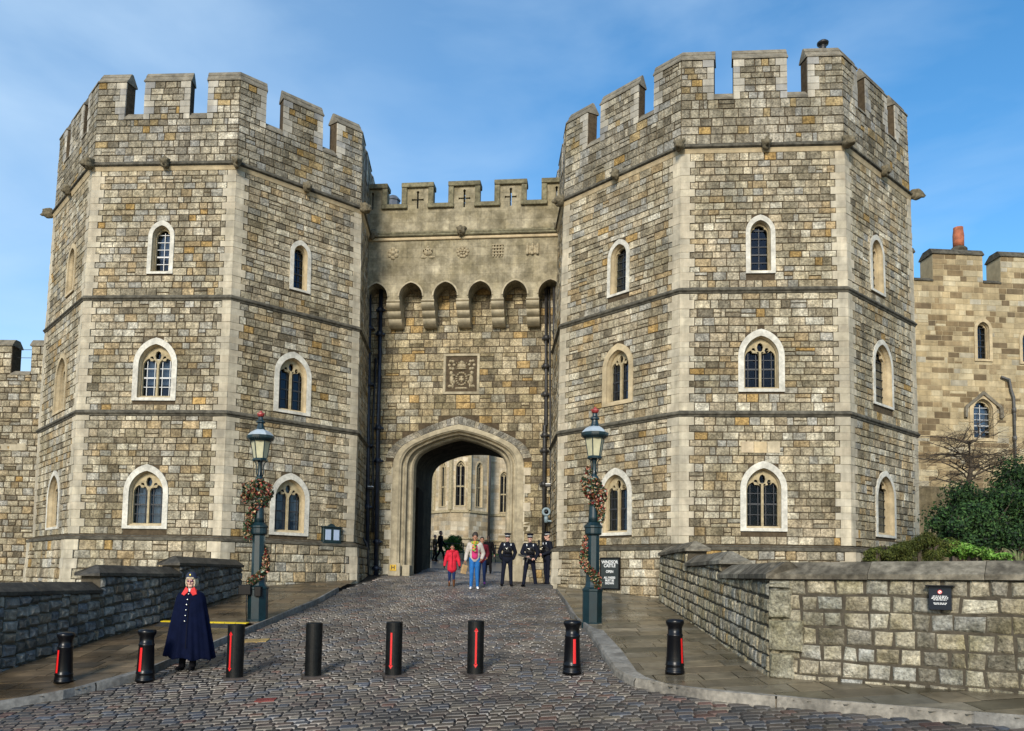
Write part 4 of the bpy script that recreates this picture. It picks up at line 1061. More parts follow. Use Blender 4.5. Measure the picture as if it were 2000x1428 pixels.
def place(root,p,rz=0): root.location=p; root.rotation_euler=(0,0,rz)
def at_ground(x,y,off=0): return gp(x,y,off)
# bollards
bp=[(0.165,0),(.165,.05),(.155,.055),(.160,.075),(.155,.09),(.150,.13),(.158,.145),(.158,.16),(.150,.17),(.146,.22),(.128,.62),(.135,.635),(.135,.66),(.122,.67),(.120,.76),(.124,.79),(.145,.83),(.155,.85),(.155,.885),(.140,.91),(.06,.925),(0.001,.928)]
bs=[(124,1333,-.45,'black iron bollard with a red strip on the left pavement, leftmost of the row'),(283,1331,-.25,'black iron bollard with a red strip standing on the left kerb beside the caped woman'),(1117,1316,.20,'black iron bollard with a red strip on the cobbles before the right lamp post'),(1318,1316,.75,'black iron bollard with a red strip out on the right flag pavement')]
for i,(x,y,ang,lb) in enumerate(bs):
    p=at_ground(x,y,KH if i in(0,3) else 0); 
    if i==1: p=at_ground(x,y,0)
    k=[97,101,104,106][i]*p.y/FPX/.928
    rt=empty('bollard',(0,0,0)); tag(rt,lb,'bollard','bollards across the road')
    b=MB(); T=Matrix.Diagonal((k,k,k,1)); b.lathe(bp,28,M=T); b.build('post',M_IRON,rt,smooth=True,local=(0,0,0))
    s=MB(); a=ang-math.pi/2
    for q in range(6):
        a0_,a1_=a-.17+.34*q/6,a-.17+.34*(q+1)/6
        s.quad(*[Vector((r_*math.cos(t)*k,r_*math.sin(t)*k,z*k)) for r_,t,z in((.154,a0_,.185),(.154,a1_,.185),(.136,a1_,.60),(.136,a0_,.60))])
    s.build('red_strip',M_RED,rt,local=(0,0,0)); place(rt,p)
cs=[(458,1324,-.33,(1,1),'plain black steel post with a red double headed arrow, nearest the caped woman'),(611,1321,0,None,'plain black steel post without any arrow, in the middle of the road'),(768,1319,-.2,(0,1),'plain black steel post with a red arrow pointing down only, its paint scratched'),(928,1317,.08,(1,1),'plain black steel post with a red double headed arrow, before the police officers')]
for x,y,ang,ar_,lb in cs:
    p=at_ground(x,y,-.005); h=103*p.y/FPX; r_=15.9*p.y/FPX
    rt=empty('steel_post',(0,0,0)); tag(rt,lb,'post','rising posts across the road')
    b=MB(); b.lathe([(r_,-.05),(r_,.0),(r_,h-.012),(r_-.012,h),(r_-.03,h-.001),(r_-.035,h-.006),(.001,h-.006)],32); b.build('post',M_STEEL,rt,smooth=False,local=(0,0,0))
    b=MB(); b.bbox((-.28,-.28,-.06),(.28,.28,.016),.004,M=Matrix.Rotation(.35,4,'Z')@Matrix.Translation((.10,.05,0))); b.build('base_plate',M_PLATE,rt,local=(0,0,0))
    if ar_:
        s=MB(); zc_=h*.5; hl=h*.30; R1=r_+.003; a=ang-math.pi/2
        def P_(d,z): t=a+d/R1; return Vector((R1*math.cos(t),R1*math.sin(t),z))
        s.quad(P_(-.016,zc_-hl),P_(.016,zc_-hl),P_(.016,zc_+hl),P_(-.016,zc_+hl))
        for sg,on in((1,ar_[0]),(-1,ar_[1])):
            if on: e=zc_+sg*(hl-.005); s.add([P_(-.016,e),P_(-.034,e+sg*.012),P_(0,e+sg*.07),P_(.034,e+sg*.012),P_(.016,e)],[(0,1,2,3,4)])
        s.build('red_arrow',M_RED,rt,local=(0,0,0))
    place(rt,p)
# lamp posts
U_=.003865
def lamp(px,py,label,k,tilt):
    p=at_ground(px,py,.04); p.y
    rt=empty('street_lamp',(0,0,0)); tag(rt,label,'street lamp','lamp posts either side of the gateway')
    o=(0,0,0); b=MB()
    b.lathe([(.26,-.15),(.26,.06),(.235,.08),(.235,.78),(.25,.80),(.25,.84),(.20,.88),(.175,.93)],8,ph=.39); b.build('plinth',M_GREEN,rt,local=o)
    b=MB(); b.lathe([(.175,.92),(.165,1.0),(.145,2.06),(.15,2.09)],8,ph=.39); b.build('fluted_shaft',M_GREEN,rt,local=o)
    b=MB(); b.lathe([(.15,2.08),(.19,2.10),(.195,2.13),(.195,2.24),(.215,2.26),(.215,2.30),(.18,2.33),(.14,2.38)],16); b.build('collar',M_GREEN,rt,smooth=False,local=o)
    b=MB(); b.lathe([(.125,2.35),(.115,2.5),(.085,3.30),(.085,3.36),(.105,3.38),(.105,3.44),(.07,3.48),(.05,3.55),(.045,3.8),(.07,3.88)],16); b.build('upper_shaft',M_GREEN,rt,smooth=True,local=o)
    for i in range(4):
        a=i*math.pi/2+.4; b=MB(); c,s=math.cos(a),math.sin(a)
        b.tube([(c*r_,s*r_,z) for r_,z in((.06,3.5),(.085,3.6),(.075,3.72),(.10,3.82),(.16,3.875),(.175,3.85))],.013,6); b.build('scroll_bracket',M_GREEN,rt,smooth=True,local=o)
    b=MB(); b.lathe([(.05,3.86),(.18,3.87),(.185,3.90),(.165,3.93),(.05,3.93)],8,ph=.39); b.build('lantern_base',M_GREEN,rt,local=o)
    n=6
    gl=MB()
    for i in range(n):
        a0_=2*math.pi*i/n+.2; a1_=2*math.pi*(i+1)/n+.2
        q=[Vector((r_*math.cos(t),r_*math.sin(t),z)) for r_,t,z in((.155,a0_,3.93),(.155,a1_,3.93),(.235,a1_,4.40),(.235,a0_,4.40))]
        gl.quad(*q)
        b=MB(); b.tube([q[0]*1.0,q[3]],.013,6); b.build('lantern_bar',M_GREEN,rt,local=o)
    gl.build('lantern_glass',M_LAMPG,rt,local=o)
    b=MB(); b.lathe([(.255,4.34),(.265,4.36),(.325,4.41),(.33,4.47),(.318,4.475)],12,ph=.2)
    for i in range(40):
        a=2*math.pi*i/40; rr=.318; b.add([Vector((rr*math.cos(a-.07),rr*math.sin(a-.07),4.42)),Vector((rr*math.cos(a+.07),rr*math.sin(a+.07),4.42)),Vector((rr*.97*math.cos(a),rr*.97*math.sin(a),4.36))],[(0,1,2)])
    b.build('canopy_rim',M_GREEN,rt,local=o)
    b=MB(); b.lathe([(.318,4.46),(.30,4.50),(.22,4.58),(.11,4.64)],6,ph=.2); b.build('canopy',M_LAMPW,rt,local=o)
    b=MB(); b.lathe([(.13,4.625),(.10,4.66),(.075,4.74),(.07,4.78),(.11,4.80),(.11,4.83),(.06,4.87),(.055,4.92),(.045,4.95)],12); b.build('ventilator',M_GREEN,rt,smooth=False,local=o)
    b=MB(); b.lathe([(.045,4.94),(.075,4.96),(.09,5.0),(.085,5.03),(.04,5.05),(.03,5.08),(.001,5.10)],10)
    for i in range(6): a=i*math.pi/3; b.lathe([(.001,0),(.02,.01),(.02,.03),(.001,.045)],6,M=Matrix.Translation((.075*math.cos(a),.075*math.sin(a),5.0)))
    b.build('crown_finial',M_REDP,rt,local=o)
    rt.scale=(k,k,k); rt.location=p; rt.rotation_euler=(0,tilt,0)
    return rt,p
lmL,pL=lamp(503,1216,'dark green street lamp with garlands left of the road, black boxes strapped to its plinth',1,-.022)
lmR,pR=lamp(1156,1222,'dark green street lamp with garlands right of the road, beside the open notice board',1,.005)
kL=(1218-802)*pL.y/FPX/5.1; kR=(1222-792)*pR.y/FPX/5.1; lmL.scale=(kL,)*3; lmR.scale=(kR,)*3
print('lamp',pL,kL,pR,kR)
b=MB()
b.bbox((-.38,-.30,.66),(-.08,-.12,.90),.015); b.bbox((.0,-.30,.62),(.16,-.16,.86),.015); b.tube([(-.2,-.22,.66),(-.19,-.27,.3),(-.17,-.25,-.02)],.012,6)
b.build('equipment_box',M_IRON,lmL,local=(0,0,0))
# garlands
def leafmat(name): 
    m=mat(name,attr=True,rough=.75,n=(20,.2),bump=None,spec=.12); return m
M_LEAF=leafmat('leaves')
def leaf(mb,p,sz,col,nrm=None,fold=.3,asp=.5):
    a=Vector((jit(1),jit(1),jit(1))).normalized(); n=nrm or Vector((jit(1),jit(1),jit(1))).normalized(); t=a.cross(n)
    if t.length<.1: return
    t.normalize(); u=n.cross(t)
    e=(t*.6+u*.8).normalized() if random.random()<.5 else t; s_=e.cross(n)
    mb.add([p-e*sz*.5,p+s_*sz*asp*.5+n*sz*fold*.3,p+e*sz*.5,p-s_*sz*asp*.5+n*sz*fold*.3],[(0,1,2),(0,2,3)],col)
GC=[((.04,.075,.03),5),((.02,.04,.02),5),((.24,.11,.05),3),((.22,.03,.03),2.5),((.50,.36,.20),2.5),((.22,.30,.24),1.8),((.45,.20,.14),1.6)]
def garland(name,label,lm,k,blobs,spiral=None,tilt=0):
    mb=MB(); Mx=Matrix.Translation(lm.location)@Matrix.Rotation(tilt,4,'Y')@Matrix.Scale(k,4)
    for (x,y,z,rx,rz,n) in blobs:
        for i in range(int(n*1.5)):
            v=Vector((random.gauss(0,1),random.gauss(0,1),random.gauss(0,1))).normalized()*random.uniform(.55,1.0)**.5
            p=Vector((x+v.x*rx,y+v.y*rx*.9,z+v.z*rz)); leaf(mb,Mx@p,random.uniform(.06,.125),pick(GC,.2),None,.5,.55)
            if random.random()<.06:
                c=random.choice([(.35,.02,.03),(.55,.40,.20),(.40,.06,.05)]); q=Mx@(p*1.0); s_=.018
                mb.add([q+Vector(d)*s_ for d in((1,0,0),(-1,0,0),(0,1,0),(0,-1,0),(0,0,1),(0,0,-1))],[(0,2,4),(2,1,4),(1,3,4),(3,0,4),(2,0,5),(1,2,5),(3,1,5),(0,3,5)],c)
    o=mb.build(name,M_LEAF,None,local=None); tag(o,label,'garland','garlands on the lamp posts'); return o
def path_blobs(pts,r,n):
    o=[]
    for a,b in zip(pts[:-1],pts[1:]):
        for t in(0,.33,.66): o.append((a[0]+(b[0]-a[0])*t,a[1]+(b[1]-a[1])*t,a[2]+(b[2]-a[2])*t,r,r*1.2,n))
    return o
h=lambda y:(1375-y)*U_
garland('wreath','bushy red and gold wreath with a trailing tail high on the left lamp post',lmL,kL,[(-.16,-.08,h(560),.24,.22,330),(.15,-.06,h(570),.20,.24,260),(0,-.12,h(530),.22,.16,160),(-.3,-.08,h(600),.12,.15,90),(.06,-.05,h(640),.16,.10,90)]+path_blobs([(-.08,-.12,h(660)),(-.2,-.12,h(730)),(-.24,-.1,h(800)),(-.22,-.1,h(870))],.10,38),None,-.022)
garland('garland','thin garland wound round the lower shaft of the left lamp post',lmL,kL,path_blobs([(.10,.05,h(920)),(.19,-.03,h(980)),(.22,-.10,h(1040)),(.10,-.2,h(1085)),(-.05,-.2,h(1110)),(-.2,-.16,h(1140))],.085,45),None,-.022)
h=lambda y:(1380-y)*U_
garland('wreath','bushy red and gold wreath with a short tail high on the right lamp post',lmR,kR,[(-.05,-.10,h(560),.24,.26,380),(.12,-.08,h(600),.18,.24,200),(-.2,-.06,h(520),.12,.10,80),(-.13,0,h(450),.07,.12,60),(.05,-.05,h(650),.18,.08,90)]+path_blobs([(.12,-.12,h(660)),(.17,-.08,h(700)),(.16,-.05,h(760))],.09,30),None,.005)
garland('garland','thin garland wound round the lower shaft of the right lamp post',lmR,kR,path_blobs([(-.13,.0,h(860)),(-.2,-.03,h(930)),(-.24,-.1,h(1000)),(-.15,-.17,h(1040)),(.0,-.2,h(1075)),(.10,-.2,h(1110)),(.1,-.2,h(1150))],.085,42),None,.005)
# ------------------------------------------------------------ writing
def text_mesh(name,body,size,mt,M,u,z,h,parent,align='CENTER',bold=.0,local=None,ext=.002):
    cu_=bpy.data.curves.new(name,'FONT'); cu_.body=body; cu_.size=size; cu_.align_x=align; cu_.align_y='CENTER'; cu_.extrude=ext; cu_.offset=bold; cu_.space_line=1.0
    o=bpy.data.objects.new(name,cu_); sc.collection.objects.link(o); dg=bpy.context.evaluated_depsgraph_get(); me=bpy.data.meshes.new_from_object(o.evaluated_get(dg)); bpy.data.objects.remove(o)
    l=parent.location if local is None else Vector(local)
    for v in me.vertices: v.co=M(u+v.co.x,z+v.co.y,h+v.co.z)-l
    me.materials.clear(); me.materials.append(mt); o=bpy.data.objects.new(name,me); sc.collection.objects.link(o); o.parent=parent; return o
M_WTXT=mat('white_lettering',(.75,.75,.72),rough=.6,n=None,bump=None)
M_BOARD=mat('charcoal_board',(.035,.042,.040),rough=.5,n=(3,.2),bump=None)
# notice board on the right tower plinth
P0=TR.F(0,0,0,.24); P1=TR.F(0,1,0,.24); WB=Wall(P0.xy,P1.xy)
u0,z1=WB.uz(1175,1090); u1,z0=WB.uz(1211,1151)
nb=empty('notice_board',WB.M((u0+u1)/2,z0,0)); tag(nb,'tall dark board reading WINDSOR CASTLE OPEN at the foot of the right tower','notice board')
b=MB(); b.bbox((u0,z0,-.03),(u1,z1,.05),.008,M=lambda x,y,z:WB.M(x,y,z)); b.build('board',M_BOARD,nb)
b=MB()
for (a,c,d,e) in((u0-.015,z0-.015,u0+.025,z1+.015),(u1-.025,z0-.015,u1+.015,z1+.015),(u0+.026,z1-.025,u1-.026,z1+.015),(u0+.026,z0-.015,u1-.026,z0+.025)): b.bbox((a,c,.0),(d,e,.07),.005,M=lambda x,y,z:WB.M(x,y,z))
b.build('frame',M_IRON,nb)
hh_=z1-z0; um=(u0+u1)/2
for s,fz,sz in(('WINDSOR',.86,.145),('CASTLE',.745,.145),('OPEN',.555,.12),('ALL PASSES',.36,.095),('MUST BE',.27,.095),('SHOWN',.18,.095)): text_mesh('lettering',s,sz,M_WTXT,WB.M,um,z0+hh_*fz,.055,nb,bold=.003)
# notice cabinet on the left tower
P0=TL.F(2,0,1.5,.03); P1=TL.F(2,1,1.5,.03); WC=Wall(P0.xy,P1.xy)
u0,z1=WC.uz(628,1030); u1,z0=WC.uz(662,1061)
nc=empty('notice_cabinet',WC.M((u0+u1)/2,z0,0)); tag(nc,'green glazed notice cabinet with two white sheets fixed to the left tower','notice cabinet')
b=MB(); b.bbox((u0,z0,-.02),(u1,z1,.14),.012,M=lambda x,y,z:WC.M(x,y,z)); b.bbox((u0-.04,z1+.001,-.02),(u1+.04,z1+.04,.18),.01,M=lambda x,y,z:WC.M(x,y,z)); b.bbox((u0-.02,z0-.04,-.02),(u1+.02,z0-.001,.16),.01,M=lambda x,y,z:WC.M(x,y,z)); 
um=(u0+u1)/2; b.add([WC.M(x,z,h_) for h_ in(.0,.10) for x,z in((um-.17,z1+.042),(um+.17,z1+.042),(um+.03,z1+.14),(um-.03,z1+.14))],[(0,1,2,3),(7,6,5,4),(0,4,5,1),(1,5,6,2),(2,6,7,3),(3,7,4,0)])
b.build('cabinet',M_GREEN,nc)
M_PAPER=mat('pale_blue_paper',(.36,.44,.58),rough=.6,n=(8,.06),bump=None)
for s in(-1,1):
    b=MB(); c=um+s*(u1-u0)*.23; b.bbox((c-(u1-u0)*.155,z0+.09,.135),(c+(u1-u0)*.155,z1-.07,.148),.003,M=lambda x,y,z:WC.M(x,y,z)); b.build('paper_sheet',M_PAPER,nc)
# black notice on the right wall
u0,z1=F.uz(1816,1146); u1,z0=F.uz(1861,1192)
sg=empty('wall_sign',F.M((u0+u1)/2,z0,.08)); tag(sg,'small black sign with a red prohibition ring and white text on the right wall','sign')
FM=lambda x,y,z:F.M(x,y,z)
b=MB(); b.bbox((u0,z0,.0),(u1,z1,.10),.004,M=FM); b.build('panel',mat('black_panel',(.008,.011,.018),rough=.25,n=None,bump=None),sg)
b=MB(); b.bbox((u0-.03,z1+.001,.0),(u1+.035,z1+.022,.16),.004,M=FM); b.build('hood',M_IRON,sg)
um=(u0+u1)/2; sw=u1-u0; sh_=z1-z0
b=MB(); n=24; zc_=z1-sh_*.22; R0,R1_=sw*.105,sw*.075
b.add([F.M(um+r_*math.cos(2*math.pi*i/n),zc_+r_*math.sin(2*math.pi*i/n),.103) for r_ in(R0,R1_) for i in range(n)],[(i,(i+1)%n,n+(i+1)%n,n+i) for i in range(n)])
c,s=math.cos(R(135)),math.sin(R(135)); w_=sw*.012; b.quad(*[F.M(um+c*a-s*d,zc_+s*a+c*d,.1035) for a,d in((-R1_,-w_),(R1_,-w_),(R1_,w_),(-R1_,w_))])
b.build('prohibition_ring',mat('sign_red',(.6,.04,.04),rough=.5,n=None,bump=None),sg)
b=MB(); b.add([F.M(um+R1_*math.cos(2*math.pi*i/n),zc_+R1_*math.sin(2*math.pi*i/n),.102) for i in range(n)],[tuple(range(n))]); b.build('disc',M_WTXT,sg)
b=MB()
for li,(wl_,fz) in enumerate(((.62,.60),(.72,.545),(.76,.49),(.58,.435),(.60,.30),(.52,.25))):
    x=um-sw*wl_/2; zc2=z0+sh_*fz
    while x<um+sw*wl_/2:
        w2=random.uniform(.012,.035); b.quad(*[F.M(a,d,.1025) for a,d in((x,zc2-.0045),(min(x+w2,um+sw*wl_/2),zc2-.0045),(min(x+w2,um+sw*wl_/2),zc2+.0045),(x,zc2+.0045))]); x+=w2+.008
b.build('small_print',M_WTXT,sg)
# hydrant plate
u0,z1=CW.uz(763,1103); u1,z0=CW.uz(775,1115)
hs_=empty('hydrant_sign',GM((u0+u1)/2,z0,.1)); tag(hs_,'small yellow hydrant plate with a black H on the left gate jamb','sign')
b=MB(); b.bbox((u0,z0,.09),(u1,z1,.125),.003,M=lambda x,y,z:GM(x,y,z)); b.build('plate',mat('yellow_plate',(.62,.38,.02),rough=.5,n=(9,.2),bump=None),hs_)
text_mesh('lettering','H',(z1-z0)*.95,mat('black_lettering',(.01,.01,.01),rough=.5,n=None,bump=None),GM,(u0+u1)/2,(z0+z1)/2,.127,hs_,bold=.004)
# ------------------------------------------------------------ pipes and fittings on the gateway
M_PIPE=mat('blue_black_pipe',(.018,.026,.045),rough=.45,n=(5,.5),n2=(14,.3),bump=None)
M_PIPE2=mat('grey_black_pipe',(.035,.034,.033),rough=.5,n=(4,.5),n2=(14,.3),bump=None)
def pipe(pxs,h,r_,mt,name='downpipe',br=(),parent=gw):
    b=MB(); pts=[]
    for x,y in pxs: u,z=CW.uz(x,y,h); pts.append(GM(u,z,h))
    b.tube(pts,r_,10)
    for x,y in br:
        u,z=CW.uz(x,y,h); b.tube([GM(u,z-.09,h),GM(u,z+.09,h)],r_*1.45,10); b.bbox((u-r_*2.2,z-.04,0),(u+r_*2.2,z+.04,h),.01,M=lambda a,d,e:GM(a,d,e))
    return b.build(name,mt,parent,smooth=True)
pipe([(722,566),(719,860),(717,1145)],.35,.075,M_PIPE,br=[(721,640),(720,750),(719,870),(718,990)])
pipe([(744,566),(739,830),(734,1140)],.16,.085,M_PIPE,br=[(743,605),(742,652),(739,836),(738,900),(736,1058),(735,1110)])
pipe([(734,700),(728,830),(729,960),(728,1040)],.1,.05,M_PIPE2)
pipe([(708,1050),(716,1062),(719,1080),(718,1140)],.55,.05,M_PIPE2)
pipe([(1067,560),(1066,830),(1064,832),(1062,1090)],.16,.08,M_PIPE2,br=[(1067,660),(1066,715),(1065,770),(1064,850),(1063,880),(1062,946)])
pipe([(1082,560),(1082,650),(1086,700),(1088,850)],.45,.05,M_PIPE2,br=[(1084,648)])
pipe([(1085,905),(1084,1000),(1083,1140)],.5,.04,M_PIPE2)
pipe([(1073,560),(1074,700),(1075,900),(1076,1130)],.1,.035,M_PIPE2)
def fitting(x,y,h,name,label,cat):
    u,z=CW.uz(x,y,h); rt=empty(name,GM(u,z,h)); tag(rt,label,cat); return rt,u,z
for i,(x,y,lb) in enumerate(((725,953,'small white floodlight on the pipes left of the arch'),(1071,948,'small white floodlight on the pipes right of the arch'))):
    rt,u,z=fitting(x,y,.42,'floodlight',lb,'floodlight'); b=MB(); b.bbox((u-.11,z-.07,.36),(u+.11,z+.02,.58),.02,M=lambda a,d,e:GM(a,d,e)); b.build('housing',M_PIPE2,rt)
    b=MB(); b.bbox((u-.10,z+.021,.38),(u+.10,z+.06,.59),.01,M=lambda a,d,e:GM(a,d,e)); b.build('lens',M_WTXT,rt)
M_GREYB=mat('blue_grey_metal',(.20,.27,.30),rough=.45,n=(5,.2),bump=None)
rt,u,z=fitting(1067,1000,.7,'security_camera','round blue grey camera on a wall arm above the right police officer','camera')
b=MB(); Mr=Matrix.Translation(GM(u,z,.72))@Matrix.Rotation(R(90),4,'X'); b.lathe([(.02,-.09),(.15,-.08),(.175,-.03),(.175,.03),(.16,.08),(.10,.09),(.09,.05)],20,M=Mr); b.lathe([(.03,-.42),(.075,-.40),(.085,-.2),(.05,-.16)],12,M=Matrix.Translation(GM(u,z,.72))); b.build('housing',M_GREYB,rt,smooth=True)
b=MB(); b.lathe([(.001,.10),(.07,.10),(.08,.05),(.08,.02)],16,M=Mr); b.build('lens',M_IRON,rt,smooth=True)
b=MB(); b.tube([GM(u,z-.34,.72),GM(u+.25,z-.36,.72),GM(u+.52,z-.38,.6)],[.045,.035,.06],8); b.build('arm',M_GREYB,rt,smooth=True)
def pitbox(x0,x1,y0,y1,Y,label):
    a=at(x0,y1,Y); c=at(x1,y0,Y); rt=MB(); zb=g(a.x,Y)-.05; rt.bbox((a.x,Y,zb),(c.x,Y+.7,c.z),.02); 
    for k in range(6): rt.bbox((a.x+.05,Y+.06+k*.1,c.z),(c.x-.05,Y+.11+k*.1,c.z+.02),.004)
    o=rt.build('drain_box',M_PIPE2); tag(o,label,'drain box'); return o
pitbox(694,738,1141,1150,29.6,'low black grated box at the foot of the pipes left of the arch')
pitbox(1025,1080,1143,1158,27.9,'low black box at the feet of the police officers')
# cable ramp
a=gp(316,1219,KH); c=gp(484,1223,KH); cw=Wall(a.xy,c.xy); nW=8
rt=empty('cable_ramp',((a+c)/2)); tag(rt,'black cable ramp with a yellow lid across the left pavement behind the caped woman','cable ramp')
def drape(u,dz,h): p=cw.P+cw.U*u+cw.N*h; return Vector((p.x,p.y,g(p.x,p.y)+KH+dz))
b=MB(); y_=MB()
for i in range(nW):
    u0,u1=cw.W*i/nW+.004,cw.W*(i+1)/nW-.004
    pr=[(.32,0),(.07,.06),(-.07,.06),(-.32,0)]
    for (h0,z0_),(h1,z1__) in zip(pr[:-1],pr[1:]): b.quad(drape(u0,z0_,h0),drape(u1,z0_,h0),drape(u1,z1__,h1),drape(u0,z1__,h1))
    y_.bbox((u0,.055,-.06),(u1,.08,.07),.006,M=lambda x,y,z:drape(x,y,z))
b.build('ramp',mat('black_rubber',(.03,.028,.026),rough=.7,n=(9,.3)),rt); y_.build('lid',mat('yellow_plastic',(.60,.44,.01),rough=.5,n=(6,.15),bump=None),rt)
# bottle
p=gp(1581,1326,KH); rt=empty('plastic_bottle',p); tag(rt,'green tinted plastic bottle standing at the foot of the right wall','bottle')
T=Matrix.Translation(p); 
b=MB(); b.lathe([(.001,0),(.034,.002),(.036,.02),(.034,.09),(.037,.10),(.037,.17),(.028,.20),(.014,.225),(.013,.235)],14,M=T); b.build('body',mat('clear_plastic',(.30,.38,.36),rough=.15,n=(9,.3),bump=None),rt,smooth=True)
b=MB(); b.lathe([(.0375,.10),(.0378,.165)],14,M=T); b.build('label_band',mat('teal_band',(.08,.40,.36),rough=.4,n=None,bump=None),rt,smooth=True)
b=MB(); b.lathe([(.014,.232),(.014,.255),(.001,.256)],10,M=T); b.build('cap',mat('teal_cap',(.05,.35,.30),rough=.4,n=None,bump=None),rt,smooth=True)
# chimney cowl on the right tower
p=at(1617,93,24.4); 
# ------------------------------------------------------------ people
random.seed(61)
M_SKIN=mat('skin',(.56,.33,.25),rough=.55,n=(8,.12),bump=None,spec=.3)
M_SKIN2=mat('skin_tan',(.36,.18,.11),rough=.55,n=(8,.12),bump=None,spec=.3)
def cloth(name,col,r=.85): return mat(name,col,rough=r,n=(6,.25),bump=(40,.35,.004),spec=.06)
M_NAVY=cloth('navy_wool',(.0035,.006,.022)); M_POLICE=cloth('police_black',(.010,.012,.020),.7); M_TROU=cloth('dark_trousers',(.010,.012,.022),.75)
M_BLK=cloth('black_cloth',(.008,.008,.010)); M_COATR=cloth('red_coat',(.55,.025,.045),.6); M_JEAN=cloth('blue_jeans',(.025,.13,.36)); M_JEAND=cloth('dark_jeans',(.015,.03,.09))
M_BEIGE=cloth('oatmeal_jacket',(.46,.42,.37)); M_PINK=cloth('pink_jumper',(.50,.04,.15)); M_SCARF=mat('bright_scarf',attr=True,rough=.8,n=(20,.2),bump=None); M_WHITE=cloth('white_shoes',(.70,.70,.72),.5)
M_BROWN=cloth('brown_leather',(.11,.045,.02),.5); M_HAIRD=mat('dark_hair',(.025,.015,.010),rough=.6,n=(20,.5),bump=(60,.8,.01)); M_HAIRB=mat('blond_hair',(.50,.41,.27),rough=.55,n=(25,.35),bump=(60,.8,.01)); M_MAROON=cloth('maroon_coat',(.10,.012,.02)); M_COATB=cloth('brown_coat',(.12,.08,.045))
M_SILVER=mat('silver_button',(.75,.72,.62),rough=.3,metal=1,n=None,bump=None); M_GUN=mat('gun_metal',(.012,.012,.012),rough=.35,n=None,bump=None); M_PURP=mat('purple_lens',(.08,.01,.05),rough=.15,n=None,bump=None); M_LIP=mat('lips',(.38,.10,.09),rough=.5,n=None,bump=None)
def capsule(mb,a,b,ra,rb,n=12,flat=1.0,fd=None):
    a,b=Vector(a),Vector(b); d=b-a; L_=d.length
    d=d.normalized() if L_>1e-6 else Vector((0,0,1))
    s=d.cross(Vector((0,1,0)));
    if s.length<.05: s=d.cross(Vector((1,0,0)))
    s.normalize(); t=d.cross(s).normalized(); rg=[]
    for k in range(5): ph=-math.pi/2+math.pi/2*k/4; rg.append((a+d*ra*math.sin(ph),max(.0005,ra*math.cos(ph))))
    for k in range(5): ph=math.pi/2*k/4; rg.append((b+d*rb*math.sin(ph),max(.0005,rb*math.cos(ph))))
    vs=[c+(s*math.cos(2*math.pi*i/n)+t*math.sin(2*math.pi*i/n)*flat)*r_ for c,r_ in rg for i in range(n)]
    fs=[(k*n+i,k*n+(i+1)%n,(k+1)*n+(i+1)%n,(k+1)*n+i) for k in range(len(rg)-1) for i in range(n)]
    fs+=[tuple(range(n-1,-1,-1)),tuple(range((len(rg)-1)*n,len(rg)*n))]; mb.add(vs,fs)
def ball(mb,c,r,n=14):
    c=Vector(c); vs=[];rg=9
    for k in range(rg+1):
        ph=-math.pi/2+math.pi*k/rg; q=max(.01,math.cos(ph))
        for i in range(n): a=2*math.pi*i/n; vs.append(c+Vector((r[0]*q*math.cos(a),r[1]*q*math.sin(a),r[2]*math.sin(ph))))
    fs=[(k*n+i,k*n+(i+1)%n,(k+1)*n+(i+1)%n,(k+1)*n+i) for k in range(rg) for i in range(n)]+[tuple(range(n-1,-1,-1)),tuple(range(rg*n,(rg+1)*n))]; mb.add(vs,fs)
def fuse(mb,name,m,parent,vox,smooth=2,T=None):
    me=bpy.data.meshes.new(name); vs=[tuple((T@Vector(p)) if T else p) for p in mb.v]; me.from_pydata(vs,[],mb.f); o=bpy.data.objects.new(name,me); sc.collection.objects.link(o)
    r=o.modifiers.new('r','REMESH'); r.mode='VOXEL'; r.voxel_size=vox; r.use_smooth_shade=True
    if smooth: s=o.modifiers.new('s','SMOOTH'); s.iterations=smooth; s.factor=.5
    dg=bpy.context.evaluated_depsgraph_get(); me2=bpy.data.meshes.new_from_object(o.evaluated_get(dg)); bpy.data.objects.remove(o)
    me2.name=name; me2.materials.clear(); me2.materials.append(m)
    me2.polygons.foreach_set('use_smooth',[True]*len(me2.polygons))
    o=bpy.data.objects.new(name,me2); sc.collection.objects.link(o); o.parent=parent; return o
def hand(mb,w_,d,palm,curl=.5,side=1,s=1.0):
    # wrist w_, direction d (towards fingers), palm normal
    d=Vector(d).normalized(); pn=Vector(palm).normalized(); a=d.cross(pn).normalized()*side; w_=Vector(w_)
    c=w_+d*.045*s; capsule(mb,w_,w_+d*.085*s+a*.0,.026*s,.030*s,10,.55)
    capsule(mb,w_+d*.03*s-a*.02*s,w_+d*.08*s-a*.024*s,.016*s,.014*s,8); capsule(mb,w_+d*.03*s+a*.02*s,w_+d*.08*s+a*.022*s,.016*s,.014*s,8)
    for i,(o,l) in enumerate(((-.027,.062),(-.009,.074),(.009,.080),(.026,.070))):
        p=w_+d*.085*s+a*o*s; q=p+(d*math.cos(curl*.6)+pn*math.sin(curl*.6))*l*.5*s; r_=q+(d*math.cos(curl*1.5)+pn*math.sin(curl*1.5))*l*.35*s; e=r_+(d*math.cos(curl*2.2)+pn*math.sin(curl*2.2))*l*.28*s
        capsule(mb,p,q,.0095*s,.0085*s,8); capsule(mb,q,r_,.0085*s,.008*s,8); capsule(mb,r_,e,.008*s,.0065*s,8)
    p=w_+d*.03*s+a*.028*s; q=p+(d*.6+a*.7+pn*.25)*.04*s; e=q+(d*.9+a*.1+pn*.4).normalized()*.034*s
    capsule(mb,p,q,.013*s,.011*s,8); capsule(mb,q,e,.011*s,.008*s,8)
